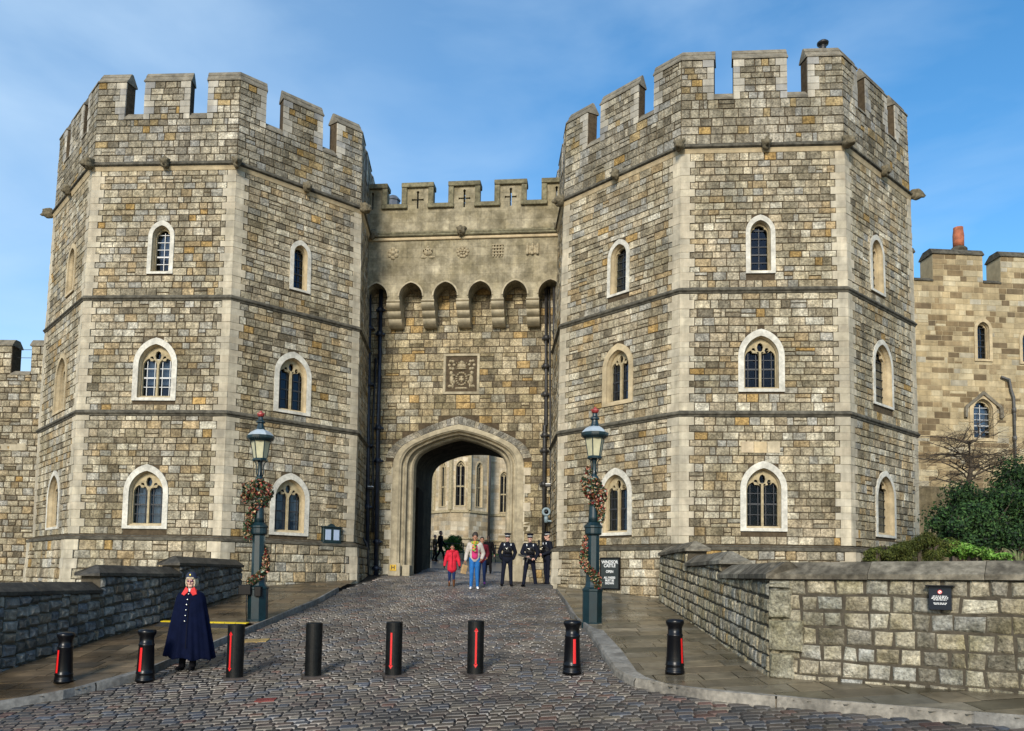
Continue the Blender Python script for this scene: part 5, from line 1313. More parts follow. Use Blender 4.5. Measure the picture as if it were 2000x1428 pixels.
def person(label,loc,face,H,J,top,bot,shoe,skin=M_SKIN,hair=None,hairfn=None,topr=1.0,topend=.86,head_turn=0,coat=None,extra=None,gloves=None,group=None,vox=.011,armr=1.0,boots=None):
    """J: joints in metres for a 1.75 m figure, x to the picture's right, y away, z up (figure faces -y)"""
    k=H/1.75; rt=empty('person',(0,0,0)); tag(rt,label,'person',group)
    T=Matrix.Scale(k,4)
    D=dict(neck=(0,.01,1.47),head=(0,-.01,1.63),chest=(0,.01,1.28),waist=(0,.01,1.08),pel=(0,.01,.95),sL=(-.17,.01,1.41),sR=(.17,.01,1.41),eL=(-.235,.03,1.14),eR=(.235,.03,1.14),wL=(-.25,-.02,.90),wR=(.25,-.02,.90),hL=(-.09,.01,.92),hR=(.09,.01,.92),kL=(-.10,-.01,.50),kR=(.10,-.01,.50),aL=(-.11,.03,.09),aR=(.11,.03,.09),tL=(-.125,-.10,.03),tR=(.125,-.10,.03)); D.update(J); D={a:Vector(b) for a,b in D.items()}
    b=MB(); hd=D['head']; Rz=Matrix.Rotation(head_turn,3,'Z'); hv=lambda x,y,z:hd+Rz@Vector((x,y,z))
    # head: cranium, face, jaw, nose, brow, lips, ears
    def hb(c,r): ball(b,hv(*c),r)
    hb((0,.015,.03),(.074,.092,.085)); hb((0,-.02,-.03),(.060,.068,.078)); capsule(b,hv(-.02,-.058,-.085),hv(.02,-.058,-.085),.024,.024,8); capsule(b,hv(0,-.085,.012),hv(0,-.108,-.022),.009,.014,8); capsule(b,hv(-.035,-.074,.03),hv(.035,-.074,.03),.012,.012,8); capsule(b,hv(-.014,-.085,-.052),hv(.014,-.085,-.052),.009,.009,8)
    for s in(-1,1): ball(b,hv(s*.078,.012,-.005),(.012,.02,.03)); ball(b,hv(s*.045,-.06,-.02),(.02,.02,.02))
    capsule(b,hd+Vector((0,.02,-.07)),D['neck']-Vector((0,0,.05)),.052,.058,12)
    capsule(b,D['chest']-Vector((.06,0,0)),D['chest']+Vector((.06,0,0)),.10,.10); capsule(b,D['chest'],D['pel'],.11,.12,14,.75)
    capsule(b,D['neck']-Vector((0,0,.06)),D['sL'],.055,.05);capsule(b,D['neck']-Vector((0,0,.06)),D['sR'],.055,.05)
    for s in'LR':
        capsule(b,D['s'+s],D['e'+s],.046,.036); capsule(b,D['e'+s],D['w'+s],.036,.024)
        capsule(b,D['h'+s],D['k'+s],.075,.048); capsule(b,D['k'+s],D['a'+s],.048,.032); capsule(b,D['a'+s]-Vector((0,0,.03)),D['t'+s],.03,.025)
    hands=J.get('_hands') if False else D.get('x')
    for s,sg_ in(('L',-1),('R',1)):
        hdn=(D['w'+s]-D['e'+s]).normalized(); spec=HANDS.get((label,s)) or (hdn,Vector((-sg_,0,0)) if abs(hdn.z)>.7 else Vector((0,0,-1)),.5)
        if spec!='none' and not gloves: hand(b,D['w'+s]-hdn*.005,spec[0],spec[1],spec[2],sg_)
    fuse(b,'body',skin,rt,.0075*max(k,.8),1,T)
    if gloves:
        for s,sg_ in(('L',-1),('R',1)):
            b=MB(); hdn=(D['w'+s]-D['e'+s]).normalized(); hand(b,D['w'+s]-hdn*.01,hdn,Vector((-sg_,0,0)),.5,sg_,1.1); fuse(b,'glove',gloves,rt,.006,1,T)
    # trousers
    b=MB()
    if bot:
        capsule(b,D['pel']-Vector((.05,0,0)),D['pel']+Vector((.05,0,0)),.135,.135,14,.85); capsule(b,D['pel'],D['waist'],.14,.125,14,.85)
        for s in'LR':
            capsule(b,D['h'+s],D['k'+s],.095,.068); capsule(b,D['k'+s],D['a'+s]+Vector((0,0,.0 if not boots else .08)),.068,.058 if bot not in(M_JEAN,M_JEAND) else .048)
            if bot not in(M_JEAN,M_JEAND): capsule(b,D['k'+s].lerp(D['a'+s],.75),D['a'+s]+Vector((0,-.01,.0)),.062,.06)
        fuse(b,'trousers',bot,rt,vox,2,T)
    for s in'LR':
        b=MB(); a_,t_=D['a'+s],D['t'+s]; capsule(b,a_+Vector((0,.02,-.045)),t_+Vector((0,0,.005)),.042,.036,12); capsule(b,a_+Vector((0,.025,-.06)),t_+Vector((0,-.015,-.005)),.034,.03,12); capsule(b,a_,a_+Vector((0,.01,.03 if not boots else .16)),.045,.048 if not boots else .062)
        b.v=[(x,y,max(z,.0)) for x,y,z in b.v]; fuse(b,'shoe' if not boots else 'boot',shoe,rt,.008,1,T)
    # top
    if top:
        b=MB(); q=topr
        capsule(b,D['chest']-Vector((.075,0,-.02)),D['chest']+Vector((.075,0,.02)),.118*q,.118*q,14,.95); capsule(b,D['chest'],D['waist'],.14*q,.135*q,16,.82); capsule(b,D['waist'],Vector((D['pel'].x,D['pel'].y,topend+.06)),.138*q,.15*q,16,.85)
        capsule(b,D['waist']-Vector((.05,0,0)),D['waist']+Vector((.05,0,0)),.11*q,.11*q)
        for s in'LR':
            capsule(b,D['neck']-Vector((0,0,.07)),D['s'+s]-Vector((0,0,.01)),.07,.068*q); capsule(b,D['s'+s]-Vector((0,0,.01)),D['e'+s],.066*q*armr,.056*q*armr); w2=D['e'+s].lerp(D['w'+s],.97); capsule(b,D['e'+s],w2,.056*q*armr,.043*q*armr)
        capsule(b,D['neck']-Vector((0,0,.05)),D['neck']-Vector((0,0,.01)),.075,.068)
        fuse(b,'jacket',top,rt,vox,2,T)
    # eyes, lips
    for s in(-1,1):
        e=MB(); ball(e,hv(s*.030,-.080,.005),(.011,.006,.007),8); o=e.build('eye',M_BLK,rt,local=(0,0,0)); o.data.transform(T)
    e=MB(); ball(e,hv(0,-.092,-.052),(.016,.004,.005),8); o=e.build('mouth',M_LIP,rt,local=(0,0,0)); o.data.transform(T)
    if hairfn: 
        b=MB(); hairfn(b,hv); fuse(b,'hair',hair,rt,.009,1,T)
    if extra: extra(rt,D,hv,T)
    rt.location=loc; rt.rotation_euler=(0,0,face); return rt
HANDS={}
def simple(rt,name,mb,m,T,smooth=True): o=mb.build(name,m,rt,smooth=smooth,local=(0,0,0)); o.data.transform(T); return o
def short_hair(b,hv): ball(b,hv(0,.025,.05),(.080,.095,.080)); ball(b,hv(0,.05,.0),(.078,.07,.085))
# --- warden in the cape
def cape(rt,D,hv,T):
    b=MB(); n=96; rg=[(1.475,.075,.07),(1.455,.14,.10),(1.41,.225,.135),(1.33,.262,.17),(1.2,.287,.20),(1.0,.328,.235),(.75,.375,.26),(.5,.42,.28),(.32,.455,.30),(.25,.47,.305),(.235,.46,.295)]
    vs=[]
    for z,rx,ry in rg:
        t=max(0,min(1,(1.38-z)/1.0))
        for i in range(n):
            a=2*math.pi*i/n-math.pi/2; f=1+t*(.055*math.sin(9*a+.6)+.045*math.sin(14*a+2+z)+.03*math.sin(23*a+2*z))
            vs.append(Vector((rx*(1-.07*t)*f*math.cos(a)+.02*t,ry*f*math.sin(a)+.02,z+.02*t*math.sin(7*a+1)*(z<.5)-.03*t*(z<.5)*math.cos(a+.6))))
    fs=[(k*n+i,(k+1)*n+i,(k+1)*n+(i+1)%n,k*n+(i+1)%n) for k in range(len(rg)-1) for i in range(n)]
    b.add(vs,fs); simple(rt,'cape',b,M_NAVY,T)
    b=MB(); zf=lambda z:-.0; 
    pr=[(1.44,.10),(1.3,.175),(1.1,.222),(.8,.272),(.42,.31)]
    for (z0_,y0_),(z1_,y1_) in zip(pr[:-1],pr[1:]): b.quad(*[Vector(q) for q in((.016,-y0_+.012,z0_),(.026,-y0_+.010,z0_),(.030,-y1_+.008,z1_),(.018,-y1_+.010,z1_))])
    simple(rt,'front_placket',b,M_BLK,T)
    # red collar facings
    for s in(-1,1):
        b=MB(); P=[(s*.025,-.095,1.49),(s*.075,-.06,1.53),(s*.115,-.03,1.475),(s*.135,-.115,1.40),(s*.075,-.155,1.375),(s*.02,-.125,1.44)]
        b.add([Vector(p) for p in P]+[Vector(p)+Vector((0,.012,-.008)) for p in P],[tuple(range(6)),tuple(range(11,5,-1))]+[(i,(i+1)%6,6+(i+1)%6,6+i) for i in range(6)]); simple(rt,'red_collar',b,mat('red_facing',(.60,.025,.02),rough=.7,n=None,bump=None),T,False)
    for i,z in enumerate((1.40,1.30,1.205,1.11,1.01,.91)):
        yy=[.150,.188,.212,.228,.245,.262][i]; b=MB(); ball(b,(.0-.004*i,-yy,z),(.013,.007,.013),10); simple(rt,'button',b,M_SILVER,T)
    b=MB(); capsule(b,(0,-.075,1.45),(0,-.075,1.475),.022,.024); simple(rt,'white_shirt',b,M_WHITE,T)
    # bowler-like hat with badge, sunglasses
    b=MB(); M_=Matrix.Translation(hv(0,.015,.055)); b.lathe([(.001,.0),(.100,.0),(.108,.008),(.104,.02),(.094,.045),(.088,.075),(.076,.10),(.05,.118),(.001,.125)],24,M=M_); 
    simple(rt,'hat',b,mat('navy_hat',(.008,.013,.035),rough=.6,n=None,bump=None),T)
    b=MB(); ball(b,hv(0,-.085,.115),(.016,.006,.024),10); simple(rt,'hat_badge',b,mat('gold_badge',(.7,.5,.12),rough=.3,metal=1,n=None,bump=None),T)
    b=MB()
    for s in(-1,1): ball(b,hv(s*.031,-.086,.008),(.026,.008,.017),12)
    capsule(b,hv(-.06,-.082,.012),hv(.06,-.082,.012),.004,.004,6); simple(rt,'sunglasses',b,M_PURP,T)
def bob(b,hv):
    ball(b,hv(0,.03,.035),(.088,.098,.088))
    for s in(-1,1):
        for i in range(6): capsule(b,hv(s*(.066+.004*i),-.045+.026*i,.04),hv(s*(.074+.004*i),-.035+.026*i,-.03),.020,.023,8); capsule(b,hv(s*(.074+.004*i),-.035+.026*i,-.03),hv(s*(.066+.003*i),-.040+.026*i,-.085),.022,.014,8)
    capsule(b,hv(-.05,-.075,.06),hv(.05,-.075,.06),.022,.022,8)
pw=gp(366,1309); k=(1310-1118)*pw.y/FPX; 
person('woman in a long navy cape with red collar and round hat by the left kerb',pw,-.38*0+.12,1.72*k/1.80,dict(sL=(-.15,.01,1.35),sR=(.15,.01,1.35),eL=(-.19,.0,1.12),eR=(.19,.0,1.12),wL=(-.08,-.08,1.0),wR=(.08,-.08,1.0),aL=(-.10,.03,.09),aR=(.09,-.0,.09),tL=(-.16,-.09,.03),tR=(.08,-.13,.03)),None,M_BLK,M_BLK,hair=M_HAIRB,hairfn=bob,extra=cape,boots=1)
# --- police officers
def police_kit(gun=0,arms='front'):
    def f(rt,D,hv,T):
        b=MB(); c=D['chest']; w_=D['waist']
        capsule(b,c-Vector((.06,0,.0)),c+Vector((.06,0,.0)),.135,.135,14,.95); capsule(b,c-Vector((0,0,.05)),w_+Vector((0,0,.03)),.155,.15,16,.86); capsule(b,c+Vector((-.07,0,.06)),c+Vector((-.08,-.01,.14)),.07,.05); capsule(b,c+Vector((.07,0,.06)),c+Vector((.08,-.01,.14)),.07,.05)
        fuse(b,'body_armour',mat('armour_vest',(.014,.015,.018),rough=.75,n=(8,.4),bump=(30,.5,.006)) if 'armour_vest' not in bpy.data.materials else bpy.data.materials['armour_vest'],rt,.011,1,T)
        for (x,z) in((-.08,-.14),(.0,-.15),(.08,-.14),(-.07,.0),(.06,-.02)):
            b=MB(); b.bbox((c.x+x-.032,c.y-.185,c.z+z-.04),(c.x+x+.032,c.y-.13,c.z+z+.04),.008); simple(rt,'pouch',b,M_BLK,T,False)
        for s in(-1,1):
            b=MB(); b.bbox((c.x+s*.11-.018,c.y-.125,c.z+.08),(c.x+s*.11+.018,c.y-.10,c.z+.15),.006); simple(rt,'shoulder_tab',b,mat('pale_tab',(.55,.58,.60),rough=.5,n=None,bump=None) if 'pale_tab' not in bpy.data.materials else bpy.data.materials['pale_tab'],T,False)
        b=MB(); ball(b,(c.x-.03,c.y-.19,c.z-.03),(.02,.012,.035),10); ball(b,(c.x-.06,c.y-.185,c.z-.0),(.022,.008,.012),10); simple(rt,'radio_clip',b,M_SILVER,T)
        b=MB(); p=D['pel']; b.lathe([(.158,.0),(.165,.01),(.165,.05),(.158,.06)],20,M=Matrix.Translation((p.x,p.y,p.z+.02))@Matrix.Diagonal((1,.86,1,1))); simple(rt,'belt',b,M_BLK,T,False)
        b=MB(); b.bbox((p.x-.19,p.y-.06,p.z-.22),(p.x-.13,p.y+.04,p.z+.02),.012); simple(rt,'holster',b,M_BLK,T,False)
        # peaked cap: crown, chequered band, peak
        c0=hv(0,.01,.058); hq=hv(0,-.1,0)-hv(0,0,0); ang=math.atan2(hq.x,-hq.y); Mx=Matrix.Translation(c0)@Matrix.Rotation(-ang*-1,4,'Z')@Matrix.Rotation(.06,4,'X')
        b=MB(); b.lathe([(.088,.04),(.100,.055),(.122,.08),(.125,.088),(.09,.105),(.001,.112)],24,M=Mx); simple(rt,'cap_crown',b,M_POLICE,T)
        b=MB(); n=32; 
        for i in range(n):
            a0_,a1_=2*math.pi*i/n,2*math.pi*(i+1)/n
            for j in range(3):
                z0_,z1_=.0+.0135*j,.0135*(j+1); b.quad(*[Mx@Vector((.0895*math.cos(t),.0925*math.sin(t),z)) for t,z in((a0_,z0_),(a1_,z0_),(a1_,z1_),(a0_,z1_))],(.6,.6,.6) if (i+j)%2 else (.01,.01,.01))
        simple(rt,'chequered_band',b,M_SCARF,T,False)
        b=MB(); n=14; vs=[]
        for r_,dz in((.088,.004),(.138,-.022),(.136,-.028),(.086,-.002)):
            for i in range(n+1): a=math.pi*(1.14+.72*i/n); vs.append(Mx@Vector((r_*math.cos(a)*(1 if r_<.1 else .78),r_*math.sin(a),dz)))
        m=n+1; b.add(vs,[(k_*m+i,k_*m+i+1,((k_+1)%4)*m+i+1,((k_+1)%4)*m+i) for k_ in range(4) for i in range(n)]); simple(rt,'cap_peak',b,M_GUN,T,False)
        if gun:
            g_=MB(); P0_=Vector((-.20,-.25,1.02)) if gun==1 else Vector((-.04,-.30,1.30)); P1_=Vector((.24,-.24,.86)) if gun==1 else Vector((-.02,-.27,.80))
            d=(P1_-P0_).normalized(); up=Vector((0,0,1)) if gun==1 else Vector((0,-1,0)); s_=d.cross(up).normalized(); up=s_.cross(d).normalized()
            Mg=Matrix(((d.x,s_.x,up.x,P0_.x),(d.y,s_.y,up.y,P0_.y),(d.z,s_.z,up.z,P0_.z),(0,0,0,1)))
            g_.bbox((-.02,-.02,-.03),(.27,.02,.035),.006,M=Mg); g_.bbox((-.06,-.018,-.045),(-.015,.018,.03),.006,M=Mg); g_.tube([Mg@Vector((-.21,0,.01)),Mg@Vector((-.05,0,.01))] if False else [Mg@Vector((.27,0,.012)),Mg@Vector((.47,0,.012))],.010,8); g_.bbox((.27,-.024,-.018),(.37,.024,.034),.006,M=Mg)
            g_.bbox((.12,-.014,-.17),(.17,.014,-.03),.005,M=Mg); g_.bbox((.0,-.016,-.13),(.04,.016,-.03),.005,M=Mg); g_.bbox((.05,-.012,.036),(.16,.012,.065),.004,M=Mg); g_.bbox((-.20,-.018,-.05),(-.065,.018,.02),.006,M=Mg)
            o=g_.build('carbine',M_GUN,None,local=(0,0,0)); o.data.transform(T); return_guns.append((rt,o))
    return f
return_guns=[]
def gpos(x,y,Y=None):
    p=gp(x,y) if Y is None else None
    if p is None: a=at(x,y,Y); p=Vector((a.x,Y,g(a.x,Y)))
    return p
def Hof(p,pix): return pix*p.y/FPX
PG='police officers beside the gateway arch'
l1='police officer standing with hands behind the back, leftmost of the three officers'
p=gp(990,1145); print('police',p); HANDS[(l1,'L')]='none'; HANDS[(l1,'R')]='none'
person(l1,p,.05,Hof(p,101),dict(eL=(-.27,.06,1.15),eR=(.27,.06,1.15),wL=(-.20,.06,.93),wR=(.20,.06,.93),hL=(-.09,.01,.92),kL=(-.13,-.0,.5),kR=(.12,0,.5),aL=(-.16,.03,.09),aR=(.14,.03,.09),tL=(-.20,-.09,.03),tR=(.17,-.1,.03)),M_POLICE,M_TROU,M_BLK,hair=M_HAIRD,hairfn=lambda b,hv:ball(b,hv(0,.05,.02),(.07,.06,.07)),extra=police_kit(),topr=1.1,armr=1.1,group=PG)
l2='police officer cradling a black carbine across the waist, middle of the three officers'
HANDS[(l2,'L')]=(Vector((.9,-.25,-.1)),Vector((0,.3,-1)),1.0); HANDS[(l2,'R')]=(Vector((-.7,-.4,.0)),Vector((0,.3,-1)),1.0)
p=gp(1034,1146)
person(l2,p,0,Hof(p,101),dict(eL=(-.27,.0,1.15),eR=(.27,.0,1.13),wL=(-.13,-.22,1.02),wR=(.17,-.22,.93),hL=(-.09,.01,.92),kL=(-.15,-.0,.5),kR=(.15,0,.5),aL=(-.20,.03,.09),aR=(.21,.03,.09),tL=(-.26,-.09,.03),tR=(.25,-.1,.03)),M_POLICE,M_TROU,M_BLK,hair=M_HAIRD,hairfn=lambda b,hv:ball(b,hv(0,.05,.02),(.07,.06,.07)),extra=police_kit(1),topr=1.1,armr=1.1,group=PG)
l3='police officer turned to the left beside the tower corner, rightmost of the three officers'
HANDS[(l3,'L')]=(Vector((.1,-.8,.3)),Vector((.6,0,-.6)),1.0); HANDS[(l3,'R')]=(Vector((-.3,-.7,.1)),Vector((-.6,0,-.5)),1.0)
a_=at(1068,1144,28.9); p=Vector((a_.x,28.9,g(a_.x,28.9)+.02))
person(l3,p,-1.15,Hof(p,103),dict(eL=(-.22,.05,1.13),eR=(.22,.05,1.13),wL=(-.10,-.20,1.10),wR=(.08,-.22,1.02),aL=(-.09,.05,.09),aR=(.10,.0,.09),tL=(-.11,-.08,.03),tR=(.13,-.13,.03)),M_POLICE,M_TROU,M_BLK,hair=M_HAIRD,hairfn=lambda b,hv:ball(b,hv(0,.05,.02),(.07,.06,.07)),extra=police_kit(2),topr=1.08,armr=1.08,group=PG)
for (rt,o),lb in zip(return_guns,('black carbine held across the waist of the middle officer','black carbine slung down the chest of the rightmost officer')):
    bpy.context.view_layer.update(); o.data.transform(Matrix.Translation(rt.location)@Matrix.Rotation(rt.rotation_euler.z,4,'Z')); c=sum((v.co for v in o.data.vertices),Vector())/len(o.data.vertices); o.data.transform(Matrix.Translation(-c)); o.location=c; tag(o,lb,'gun','guns carried by the officers')
# --- child and woman
def child_x(rt,D,hv,T):
    b=MB(); c=D['neck']; b.lathe([(.10,-.06),(.125,-.02),(.115,.03),(.09,.05)],16,M=Matrix.Translation(c)); simple(rt,'hood',b,M_COATR,T)
    b=MB()
    capsule(b,D['waist'],(0,.01,.74),.17,.205,18,.82); fuse(b,'coat_skirt',M_COATR,rt,.012,1,T)
    b=MB(); b.bbox((-.008,-.185,.75),(.008,-.155,1.42),.003); simple(rt,'zip',b,cloth('dark_red',(.25,.01,.02)),T,False)
p=gp(882,1145); 
person('child in a red hooded coat and dark jeans walking out of the arch',p,.05,Hof(p,82),dict(head=(0,-.01,1.60),eL=(-.26,.02,1.13),eR=(.26,.02,1.13),wL=(-.31,-.03,.86),wR=(.31,-.03,.86),kL=(-.09,-.02,.46),kR=(.08,.0,.46),aL=(-.10,.06,.10),aR=(.09,-.03,.09),tL=(-.11,-.06,.03),tR=(.10,-.16,.03)),M_COATR,M_JEAND,M_BROWN,skin=M_SKIN2,hair=M_HAIRD,hairfn=short_hair,extra=child_x,topr=1.22,topend=.74,gloves=M_BLK,boots=1,armr=1.15)
def woman_x(rt,D,hv,T):
    b=MB(); capsule(b,(0,-.075,1.30),(0,-.075,1.02),.100,.105,16,.85); fuse(b,'jumper',M_PINK,rt,.012,1,T)
    b=MB()
    for i in range(26):
        t=i/25; a=t*math.pi*2.3; c=[(.55,.25,.02),(.35,.42,.04),(.10,.30,.05),(.60,.40,.05)][i%4]; b.lathe([(.001,-.03),(.034,-.02),(.036,.02),(.001,.03)],8,c,M=Matrix.Translation((.085*math.cos(a),-.01+.08*math.sin(a),1.47+.02*math.sin(3*a))))
    for i in range(12): c=[(.55,.25,.02),(.20,.38,.04),(.08,.25,.05),(.60,.12,.10)][i%4]; b.lathe([(.001,-.03),(.04,-.02),(.042,.02),(.001,.03)],8,c,M=Matrix.Translation((-.02+.03*math.sin(i*1.3),-.155-.004*i,1.43-.022*i)))
    simple(rt,'scarf',b,M_SCARF,T)
def afro(b,hv): ball(b,hv(0,.03,.07),(.098,.10,.10)); ball(b,hv(.01,.04,.13),(.075,.075,.06)); ball(b,hv(0,.06,.0),(.08,.06,.08))
p=gp(926,1151); lw='woman in an oatmeal jacket, pink jumper and bright blue jeans walking out of the arch'
person(lw,p,.05,Hof(p,108),dict(eL=(-.25,.03,1.15),eR=(.27,.05,1.13),wL=(-.29,-.05,.92),wR=(.22,-.09,.97),kL=(-.09,-.05,.50),kR=(.08,.0,.50),aL=(-.10,-.02,.09),aR=(.10,.04,.10),tL=(-.12,-.15,.03),tR=(.12,-.08,.03)),M_BEIGE,M_JEAN,M_WHITE,skin=M_SKIN2,hair=M_HAIRD,hairfn=afro,extra=woman_x,topr=1.12,topend=.93,armr=1.1)
hw=p+Vector((-.31,-.08,.80))*1.0; b=MB(); kk=Hof(p,108)/1.75
b.bbox((-.09,-.05,-.30),(.09,.05,0),.01,M=Matrix.Rotation(.22,4,'Y')@Matrix.Rotation(.5,4,'Z')); b.tube([(-.05,0,0),(-.04,0,.10),(.03,0,.11),(.05,0,0)],.006,6)
o=b.build('paper_bag',cloth('kraft_paper',(.42,.28,.14)),None,local=(0,0,0)); o.location=hw; tag(o,'brown paper bag hanging from the hand of the woman in blue jeans','bag')
# --- others beyond
p=gp(940,1141); 
person('person in a maroon coat half hidden behind the woman in blue jeans',p,.0,Hof(p,92),dict(wR=(.2,-.1,1.0)),M_MAROON,M_JEAND,cloth('purple_shoes',(.20,.05,.28)),skin=M_SKIN2,hair=M_HAIRD,hairfn=short_hair,topr=1.1)
def long_coat(col):
    def f(rt,D,hv,T):
        b=MB(); capsule(b,D['waist'],(D['pel'].x,D['pel'].y,.58),.15,.19,18,.8); fuse(b,'coat_skirt',col,rt,.014,1,T)
    return f
a_=at(953,1118,36.2); p=Vector((a_.x,36.2,g(a_.x,36.2)))
person('person in a long black coat walking away through the arch',p,math.pi+.1,Hof(p,74),dict(kL=(-.09,.10,.50),kR=(.09,-.08,.50),aL=(-.1,.22,.12),aR=(.1,-.12,.09),tL=(-.1,.12,.02),tR=(.1,-.24,.03),wL=(-.27,.10,.9),wR=(.27,-.08,.9)),M_BLK,M_BLK,M_BLK,hair=M_HAIRD,hairfn=lambda b,hv:(short_hair(b,hv),capsule(b,hv(0,.07,.0),hv(0,.09,-.16),.07,.05)),extra=long_coat(M_BLK),topr=1.1)
a_=at(860,1091,46); p=Vector((a_.x,46,g(a_.x,46)))
person('person in dark clothes striding across the courtyard at the left of the arch',p,1.2,Hof(p,61),dict(kL=(-.09,-.20,.52),kR=(.09,.15,.50),aL=(-.1,-.30,.11),aR=(.1,.38,.16),tL=(-.1,-.42,.06),tR=(.1,.30,.03),wL=(-.25,.18,.92),wR=(.25,-.22,.95)),M_BLK,M_BLK,M_BLK,hair=M_HAIRD,hairfn=short_hair,topr=1.1)
a_=at(849,1091,46.5); p=Vector((a_.x,46.5,g(a_.x,46.5)))
person('person in a brown coat walking beside the striding dark figure in the courtyard',p,1.2,Hof(p,52),dict(kL=(-.09,-.12,.52),kR=(.09,.08,.50),aL=(-.1,-.18,.09),aR=(.1,.2,.12),tL=(-.1,-.3,.03),tR=(.1,.1,.03)),M_COATB,M_BLK,M_BROWN,hair=mat('brown_hair',(.10,.06,.03),rough=.7,n=None,bump=None),hairfn=short_hair,extra=long_coat(M_COATB),topr=1.12)
# ------------------------------------------------------------ courtyard beyond the arch
random.seed(71)
CY=Wall((-16,70),(3.2,69)); 
def cyp(x,Y): return at(x,1000,Y).xy
pts=[cyp(826,71.5),cyp(848,69.3),cyp(880,67.8),cyp(916,67.8),cyp(953,69.6),cyp(955,71.5),cyp(1030,71.5)]
pts=[pts[0]+Vector((-9,0))]+pts+[pts[-1]+Vector((7,0))]
ap=empty('chapel',(-5,69,g(-5,69))); tag(ap,'pale chapel with tall traceried windows seen through the arch','building')
M_CHAP=ashlar_blocks('chapel_stone',(.50,.42,.29),.9,.38); st=MB(); cz=lambda y,x,Y:at(x,y,Y).z
CHP=[((.54,.45,.31),5),((.48,.38,.24),3),((.60,.52,.38),3),((.36,.28,.17),1.6),((.42,.36,.26),2)]
zstr_=at(900,999,68).z; zsil=at(900,990,68).z; zwt=at(900,897,68).z; ztopc=13.8; zb_=at(900,1074,68).z
core=MB(); mo=MB()
for i,(a,b_) in enumerate(zip(pts[:-1],pts[1:])):
    w_=Wall(a,b_); 
    win=None
    if i in(2,3,4): win=Win(); win.cu=w_.W*.5; win.a=min(.48,w_.W*.36); win.zb=zsil; win.zt=zwt
    if i==6: win=Win(); u,_=w_.uz(984,950); win.cu=u if False else (at(984,950,71.5).x-a.x); win.a=.42; win.zb=zsil-.2; win.zt=zwt-.4
    if win:
        win.rise=win.a*1.5; win.zs=win.zt-win.rise; win.kind='double'; win.band=.10; win.sur='cream'; win.curtain=0
    bl=win_block([win]) if win else (lambda a,b:[])
    masonry(st,w_.M,w_.W,mk_courses(zb_-1,zstr_-.1,.32,.42),lambda a,b:[],False,False,pal=CHP,wr=(.5,1.0),joint=.008,depth=.012,j=.002)
    masonry(st,w_.M,w_.W,mk_courses(zstr_+.1,ztopc,.32,.42),bl,False,False,pal=CHP[:3],wr=(.5,1.0),joint=.006,depth=.012,j=.002)
    core.poly([(0,zb_-2),(w_.W,zb_-2),(w_.W,ztopc),(0,ztopc)],[win_hole(win)] if win else [],w_.M,0)
    for (z,h,t) in((zstr_,.12,.12),(zb_+.95,.12,.08),(zb_+.45,.22,.1)): mo.bbox((-.0,z-t,-.05),(w_.W,z+t,h),.03,M=lambda x,y,zz:w_.M(x,y,zz))
    if i<6:
        mo.bbox((w_.W-.16,zstr_+.1,-.1),(w_.W+.16,ztopc,.16),.03,M=lambda x,y,zz:w_.M(x,y,zz))
    if win: 
        build_window(win,w_.M,ap)
        for yy in(.45,): 
            tb=MB(); tb.bbox((win.cu-win.a+.1,win.zb+(win.zs-win.zb)*.52-.06,-.30),(win.cu+win.a-.1,win.zb+(win.zs-win.zb)*.52+.06,-.16),.02,M=lambda x,y,zz:w_.M(x,y,zz)); tb.build('transom',M_TRACERY,ap)
core.build('wall_core',mat('chapel_core',(.42,.35,.24),rough=.9,n=(3,.2),bump=None),ap); st.build('stonework',[M_ASHLAR,M_ASHLAR],ap); mo.build('string_course',M_TRACERY,ap)
rf=MB(); rf.add([Vector((p.x,p.y,ztopc)) for p in pts]+[Vector((pts[-1].x,80,ztopc)),Vector((pts[0].x,80,ztopc))],[tuple(range(len(pts)+2))]); rf.build('roof',M_DARKSTONE,ap)
dp=MB(); q=cyp(955,69.4); dp.tube([Vector((q.x,q.y,zb_)),Vector((q.x,q.y,ztopc))],.10,8); dp.build('downpipe',M_PIPE2,ap,smooth=True)
# courtyard surfaces
def patch(name,label,x0,x1,y0,y1,z,m,nx=12,ny=12,kind='structure'):
    mb=MB(); vs=[(x0+(x1-x0)*i/nx,y0+(y1-y0)*j/ny) for j in range(ny+1) for i in range(nx+1)]
    mb.add([Vector((a,b,g(a,b)+z)) for a,b in vs],[(j*(nx+1)+i,j*(nx+1)+i+1,(j+1)*(nx+1)+i+1,(j+1)*(nx+1)+i) for j in range(ny) for i in range(nx)]); o=mb.build(name,m); tag(o,label,kind=kind); return o
patch('courtyard_road','wet road of the inner courtyard beyond the arch',-14,9,38.5,52,.0,mat('wet_tarmac',(.06,.07,.085),rough=.28,n=(2,.4),n2=(9,.3),bump=(12,.3,.01),spec=.6),20,16)
patch('lawn_soil','soil under the courtyard lawn',-16,9,52.6,69,.30,mat('lawn_soil',(.05,.06,.03),n=(3,.3)),10,8)
kb=Wall((-14,52.3),(9,52.3)); b=MB()
for i in range(23):
    z=g(-14+i+.5,52.3); b.bbox((i+.004,z-.3,0),(i+.996,z+.42,.35),.02,M=lambda x,y,zz:kb.M(x,y,zz)) 
o=b.build('low_wall',M_TRACERY); tag(o,'low stone wall edging the courtyard lawn beyond the arch','wall')
gr=MB()
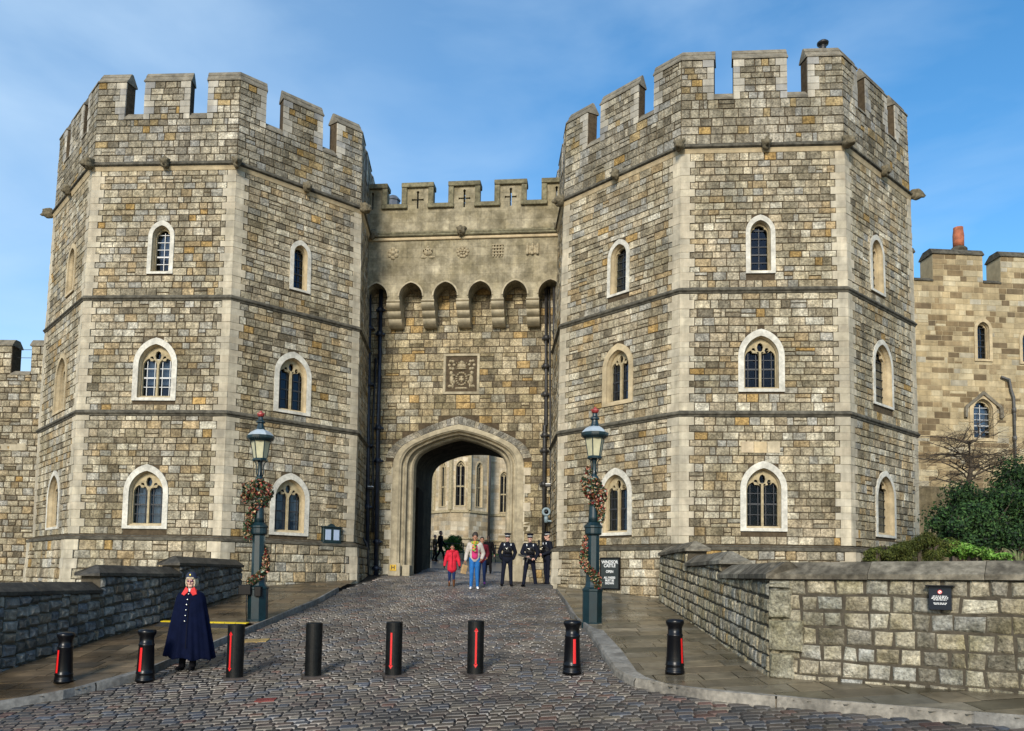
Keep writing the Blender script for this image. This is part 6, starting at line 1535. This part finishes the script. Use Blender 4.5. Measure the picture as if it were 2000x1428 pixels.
for i in range(9000):
    x,y=random.uniform(-9,2),random.uniform(52.7,66); z=g(x,y)+.3; a=random.uniform(0,6.3); hgt=random.uniform(.06,.16); c=pick([((.10,.19,.03),3),((.14,.24,.04),2),((.07,.13,.03),2)],.15)
    dx,dy=math.cos(a)*.05,math.sin(a)*.05
    gr.add([(x-dx,y-dy,z),(x+dx,y+dy,z),(x+jit(.05),y+jit(.05),z+hgt)],[(0,1,2)],c)
o=gr.build('grass',M_LEAF); tag(o,'short bright grass of the courtyard lawn','grass',kind='stuff')
# railing in front of the lawn
rl=empty('railing',(-3,50.6,g(-3,50.6))); tag(rl,'thin iron railing in the courtyard behind the walkers','railing')
z=lambda x:g(x,50.6)
b=MB()
for hh_ in(.55,1.05): b.tube([(x,50.6,z(x)+hh_) for x in range(-9,3)],.02,6)
b.build('rail',M_PIPE2,rl)
for x in range(-9,3,2):
    b=MB(); b.tube([(x,50.6,z(x)-.05),(x,50.6,z(x)+1.1)],.028,6); b.build('post',M_PIPE2,rl)
# ------------------------------------------------------------ plants
def clump(mb,c,r,n,sz,pal,fn=None,up=0,asp=.5,seed_lumps=14,shell=.6,zmin=None):
    # crown = many small lumps, leaves spread through each
    lumps=[]
    for i in range(seed_lumps):
        v=Vector((random.gauss(0,1),random.gauss(0,1),random.gauss(0,1))).normalized(); k=random.uniform(.35,.85)
        lumps.append((Vector((v.x*r[0]*k,v.y*r[1]*k,v.z*r[2]*k)),random.uniform(.28,.45),random.uniform(.75,1.2)))
    for i in range(n):
        L0,kr,br=random.choice(lumps); v=Vector((random.gauss(0,1),random.gauss(0,1),random.gauss(0,1))).normalized()*random.uniform(shell,1)
        p=c+L0+Vector((v.x*r[0]*kr,v.y*r[1]*kr,v.z*r[2]*kr))
        if zmin is not None and p.z<zmin: continue
        nn=(v+Vector((jit(.7),jit(.7),jit(.7)+up))).normalized(); col=pick(pal,.2); leaf(mb,p,random.uniform(.7,1.3)*sz,tuple(x*br for x in col),nn,.35,asp)
zg_=z00+.12
b=MB(); nx=14
for i in range(nx):
    for j in range(10):
        q=[]
        for a,d in((i,j),(i+1,j),(i+1,j+1),(i,j+1)):
            # bed behind the wall, rising gently to the building
            t=a/nx; s_=d/10; A=RL.lerp(RC,min(1,t*2)) if t<.5 else RC.lerp(RE,(t-.5)*2); A=A+Vector((.3,.35)); B_=Vector((5+12*t*1.3,34)) if t<.5 else Vector((12+10*t,35)); pz=A.lerp(B_,s_); q.append(Vector((pz.x,pz.y,zg_-.15+.9*s_**1.2)))
        b.quad(*q)
o=b.build('garden_bed',mat('garden_soil',(.045,.035,.025),n=(3,.4))); tag(o,'soil of the raised garden bed behind the right wall',kind='structure')
def bush(name,label,blobs,sz,pal,asp=.5,stem=True,up=0,shell=.55,group=None):
    c0=blobs[0][0]; rt=empty(name,(c0.x,c0.y,zg_-.1)); tag(rt,label,'shrub',group)
    mb=MB()
    for c,r,n,l in blobs: clump(mb,c,r,n,sz,pal,up=up,asp=asp,seed_lumps=l,shell=shell)
    mb.build('foliage',M_LEAF,rt)
    sb=MB()
    for c,r,n,l in blobs:
        for k in range(5):
            a=random.uniform(0,6.3); sb.tube([(c.x+.1*math.cos(a),c.y+.1*math.sin(a),zg_-.2),(c.x+.3*r[0]*math.cos(a),c.y+.3*r[1]*math.sin(a),c.z),(c.x+.6*r[0]*math.cos(a),c.y+.6*r[1]*math.sin(a),c.z+r[2]*.5)],[.04,.025,.01],6)
    sb.build('stem',mat(name+'_bark',(.08,.06,.04),rough=.9),rt)
    return rt
V=Vector
DP=[((.024,.055,.018),5),((.036,.078,.024),4),((.05,.10,.03),2.5),((.014,.03,.011),3),((.07,.12,.04),.8)]
bush('dark_shrub','large dark green shrub rising behind the right wall',[(at(1920,1020,19.5)+V((0,0,0)),(1.25,1.1,1.0),20000,34),(at(1995,985,19.8),(1.2,1.1,1.15),15000,28),(at(1862,1035,19),(.6,.6,.6),4500,12),(at(2060,990,20),(1.2,1.1,1.1),3500,14)],.085,DP,shell=.35)
OP=[((.07,.085,.018),5),((.10,.115,.025),4),((.045,.06,.015),3),((.13,.14,.04),1.5)]
bush('heather_mound','low olive green clipped mound on top of the right wall beside the tower',[(at(1745,1078,14.6),(.45,.4,.22),9000,18),(at(1810,1070,14.8),(.50,.4,.28),10000,20),(at(1712,1084,14.4),(.22,.3,.13),3000,8)],.05,OP,asp=.3,up=.6,shell=.5)
LP=[((.13,.27,.04),5),((.20,.36,.07),3),((.09,.19,.03),3),((.28,.42,.12),1)]
bush('laurel_shrub','bright yellow green leafy shrub between the olive mound and the dark shrub',[(at(1865,1072,15.6),(.38,.35,.22),1900,12),(at(1905,1078,15.4),(.45,.35,.17),1900,12),(at(1950,1088,15.2),(.40,.35,.09),1000,8)],.075,LP,asp=.42,up=.5)
# strappy plant at the edge and a slim shoot
mb=MB(); c=at(1990,1092,14.5)
for i in range(14):
    a=random.uniform(0,6.3); l_=random.uniform(.3,.5); pts_=[c+V((math.cos(a)*l_*t*.6,math.sin(a)*l_*t*.6,-.1+l_*(t-.55*t*t)*1.3)) for t in(0,.3,.6,.85,1)]
    mb.tube(pts_,[.008,.008,.007,.005,.001],4,(.20,.22,.10))
o=mb.build('strappy_plant',M_LEAF); tag(o,'pale strappy plant arching over the coping at the right edge','plant')
mb=MB(); c=at(1809,1050,18.6)
for i in range(420):
    t=random.random(); z=c.z-.3+t*.75; r_=.06*(1-t)+.015; a=random.uniform(0,6.3); leaf(mb,V((c.x+r_*math.cos(a),c.y+r_*math.sin(a),z)),.05,pick(DP,.2))
o=mb.build('slim_shrub',M_LEAF); tag(o,'slim upright dark shrub against the tower corner','shrub')
# courtyard bush
pb=at(880,1062,51.8); rt=empty('round_bush',(pb.x,53.3,g(pb.x,53.3))); tag(rt,'rounded green bush on the courtyard lawn, seen left of centre in the arch','shrub')
mb=MB(); clump(mb,V((pb.x,53.6,at(880,1062,53.6).z-.1)),(.75,.7,.8),6500,.10,[((.06,.15,.03),4),((.09,.20,.04),3),((.04,.09,.02),3)],seed_lumps=16); mb.build('foliage',M_LEAF,rt)
# bare tree
random.seed(8)
tr=empty('bare_tree',at(1885,960,22)); tag(tr,'small bare crooked tree in front of the castle range','tree')
tb=MB(); br=MB(); B0=at(1884,985,22.5)
def grow(p,d,L_,r_,lev):
    n=4; pts_=[p]; rr=[r_]; q=p.copy(); dd=d.copy()
    for i in range(n):
        dd=(dd+V((jit(.35),jit(.35),jit(.22)+(.04 if lev<2 else -.03)))).normalized(); q=q+dd*L_/n; pts_.append(q.copy()); rr.append(r_*(1-.45*(i+1)/n))
    (tb if lev<2 else br).tube(pts_,rr,7 if lev<2 else 4)
    if lev>=5: return
    for k in range([3,4,5,5,4][lev]):
        i=random.choice([1,2,3,4]) if lev else random.choice([3,4,2]); a=random.uniform(0,6.3); side=V((math.cos(a),math.sin(a)*.8,random.uniform(-.15,.5))); nd=(dd*.45+side).normalized()
        grow(pts_[i],nd,L_*random.uniform(.55,.8),rr[i]*.62,lev+1)
M_BARK=mat('dark_bark',(.075,.055,.035),rough=.9,n=(9,.4),bump=(30,.6,.02))
tb.tube([B0+V((0,0,-.8)),B0,B0+V((.02,0,.35)),B0+V((.13,0,.65)),B0+V((.2,0,1.0)),B0+V((.16,0,1.75))],[.10,.09,.08,.07,.06,.045],8)
random.seed(13)
for z,dx,L_,s_ in((.5,.08,1.1,-1),(.75,.15,1.3,1),(1.0,.2,1.0,-1),(1.3,.18,.8,1),(1.4,.17,.9,-1),(1.72,.16,.8,.3),(.9,.17,1.0,1),(.7,.1,.9,-1),(1.2,.18,.9,-.6),(1.7,.16,.9,.8),(.6,.12,1.0,.8),(1.1,.2,1.1,1),(.85,.16,1.1,-1),(1.7,.16,.8,-.7)): grow(B0+V((dx,0,z)),V((s_,jit(.6),random.uniform(.1,.6))).normalized(),L_*1.05,.028,2)
tb.build('trunk',M_BARK,tr,smooth=True); br.build('crown',M_BARK,tr)
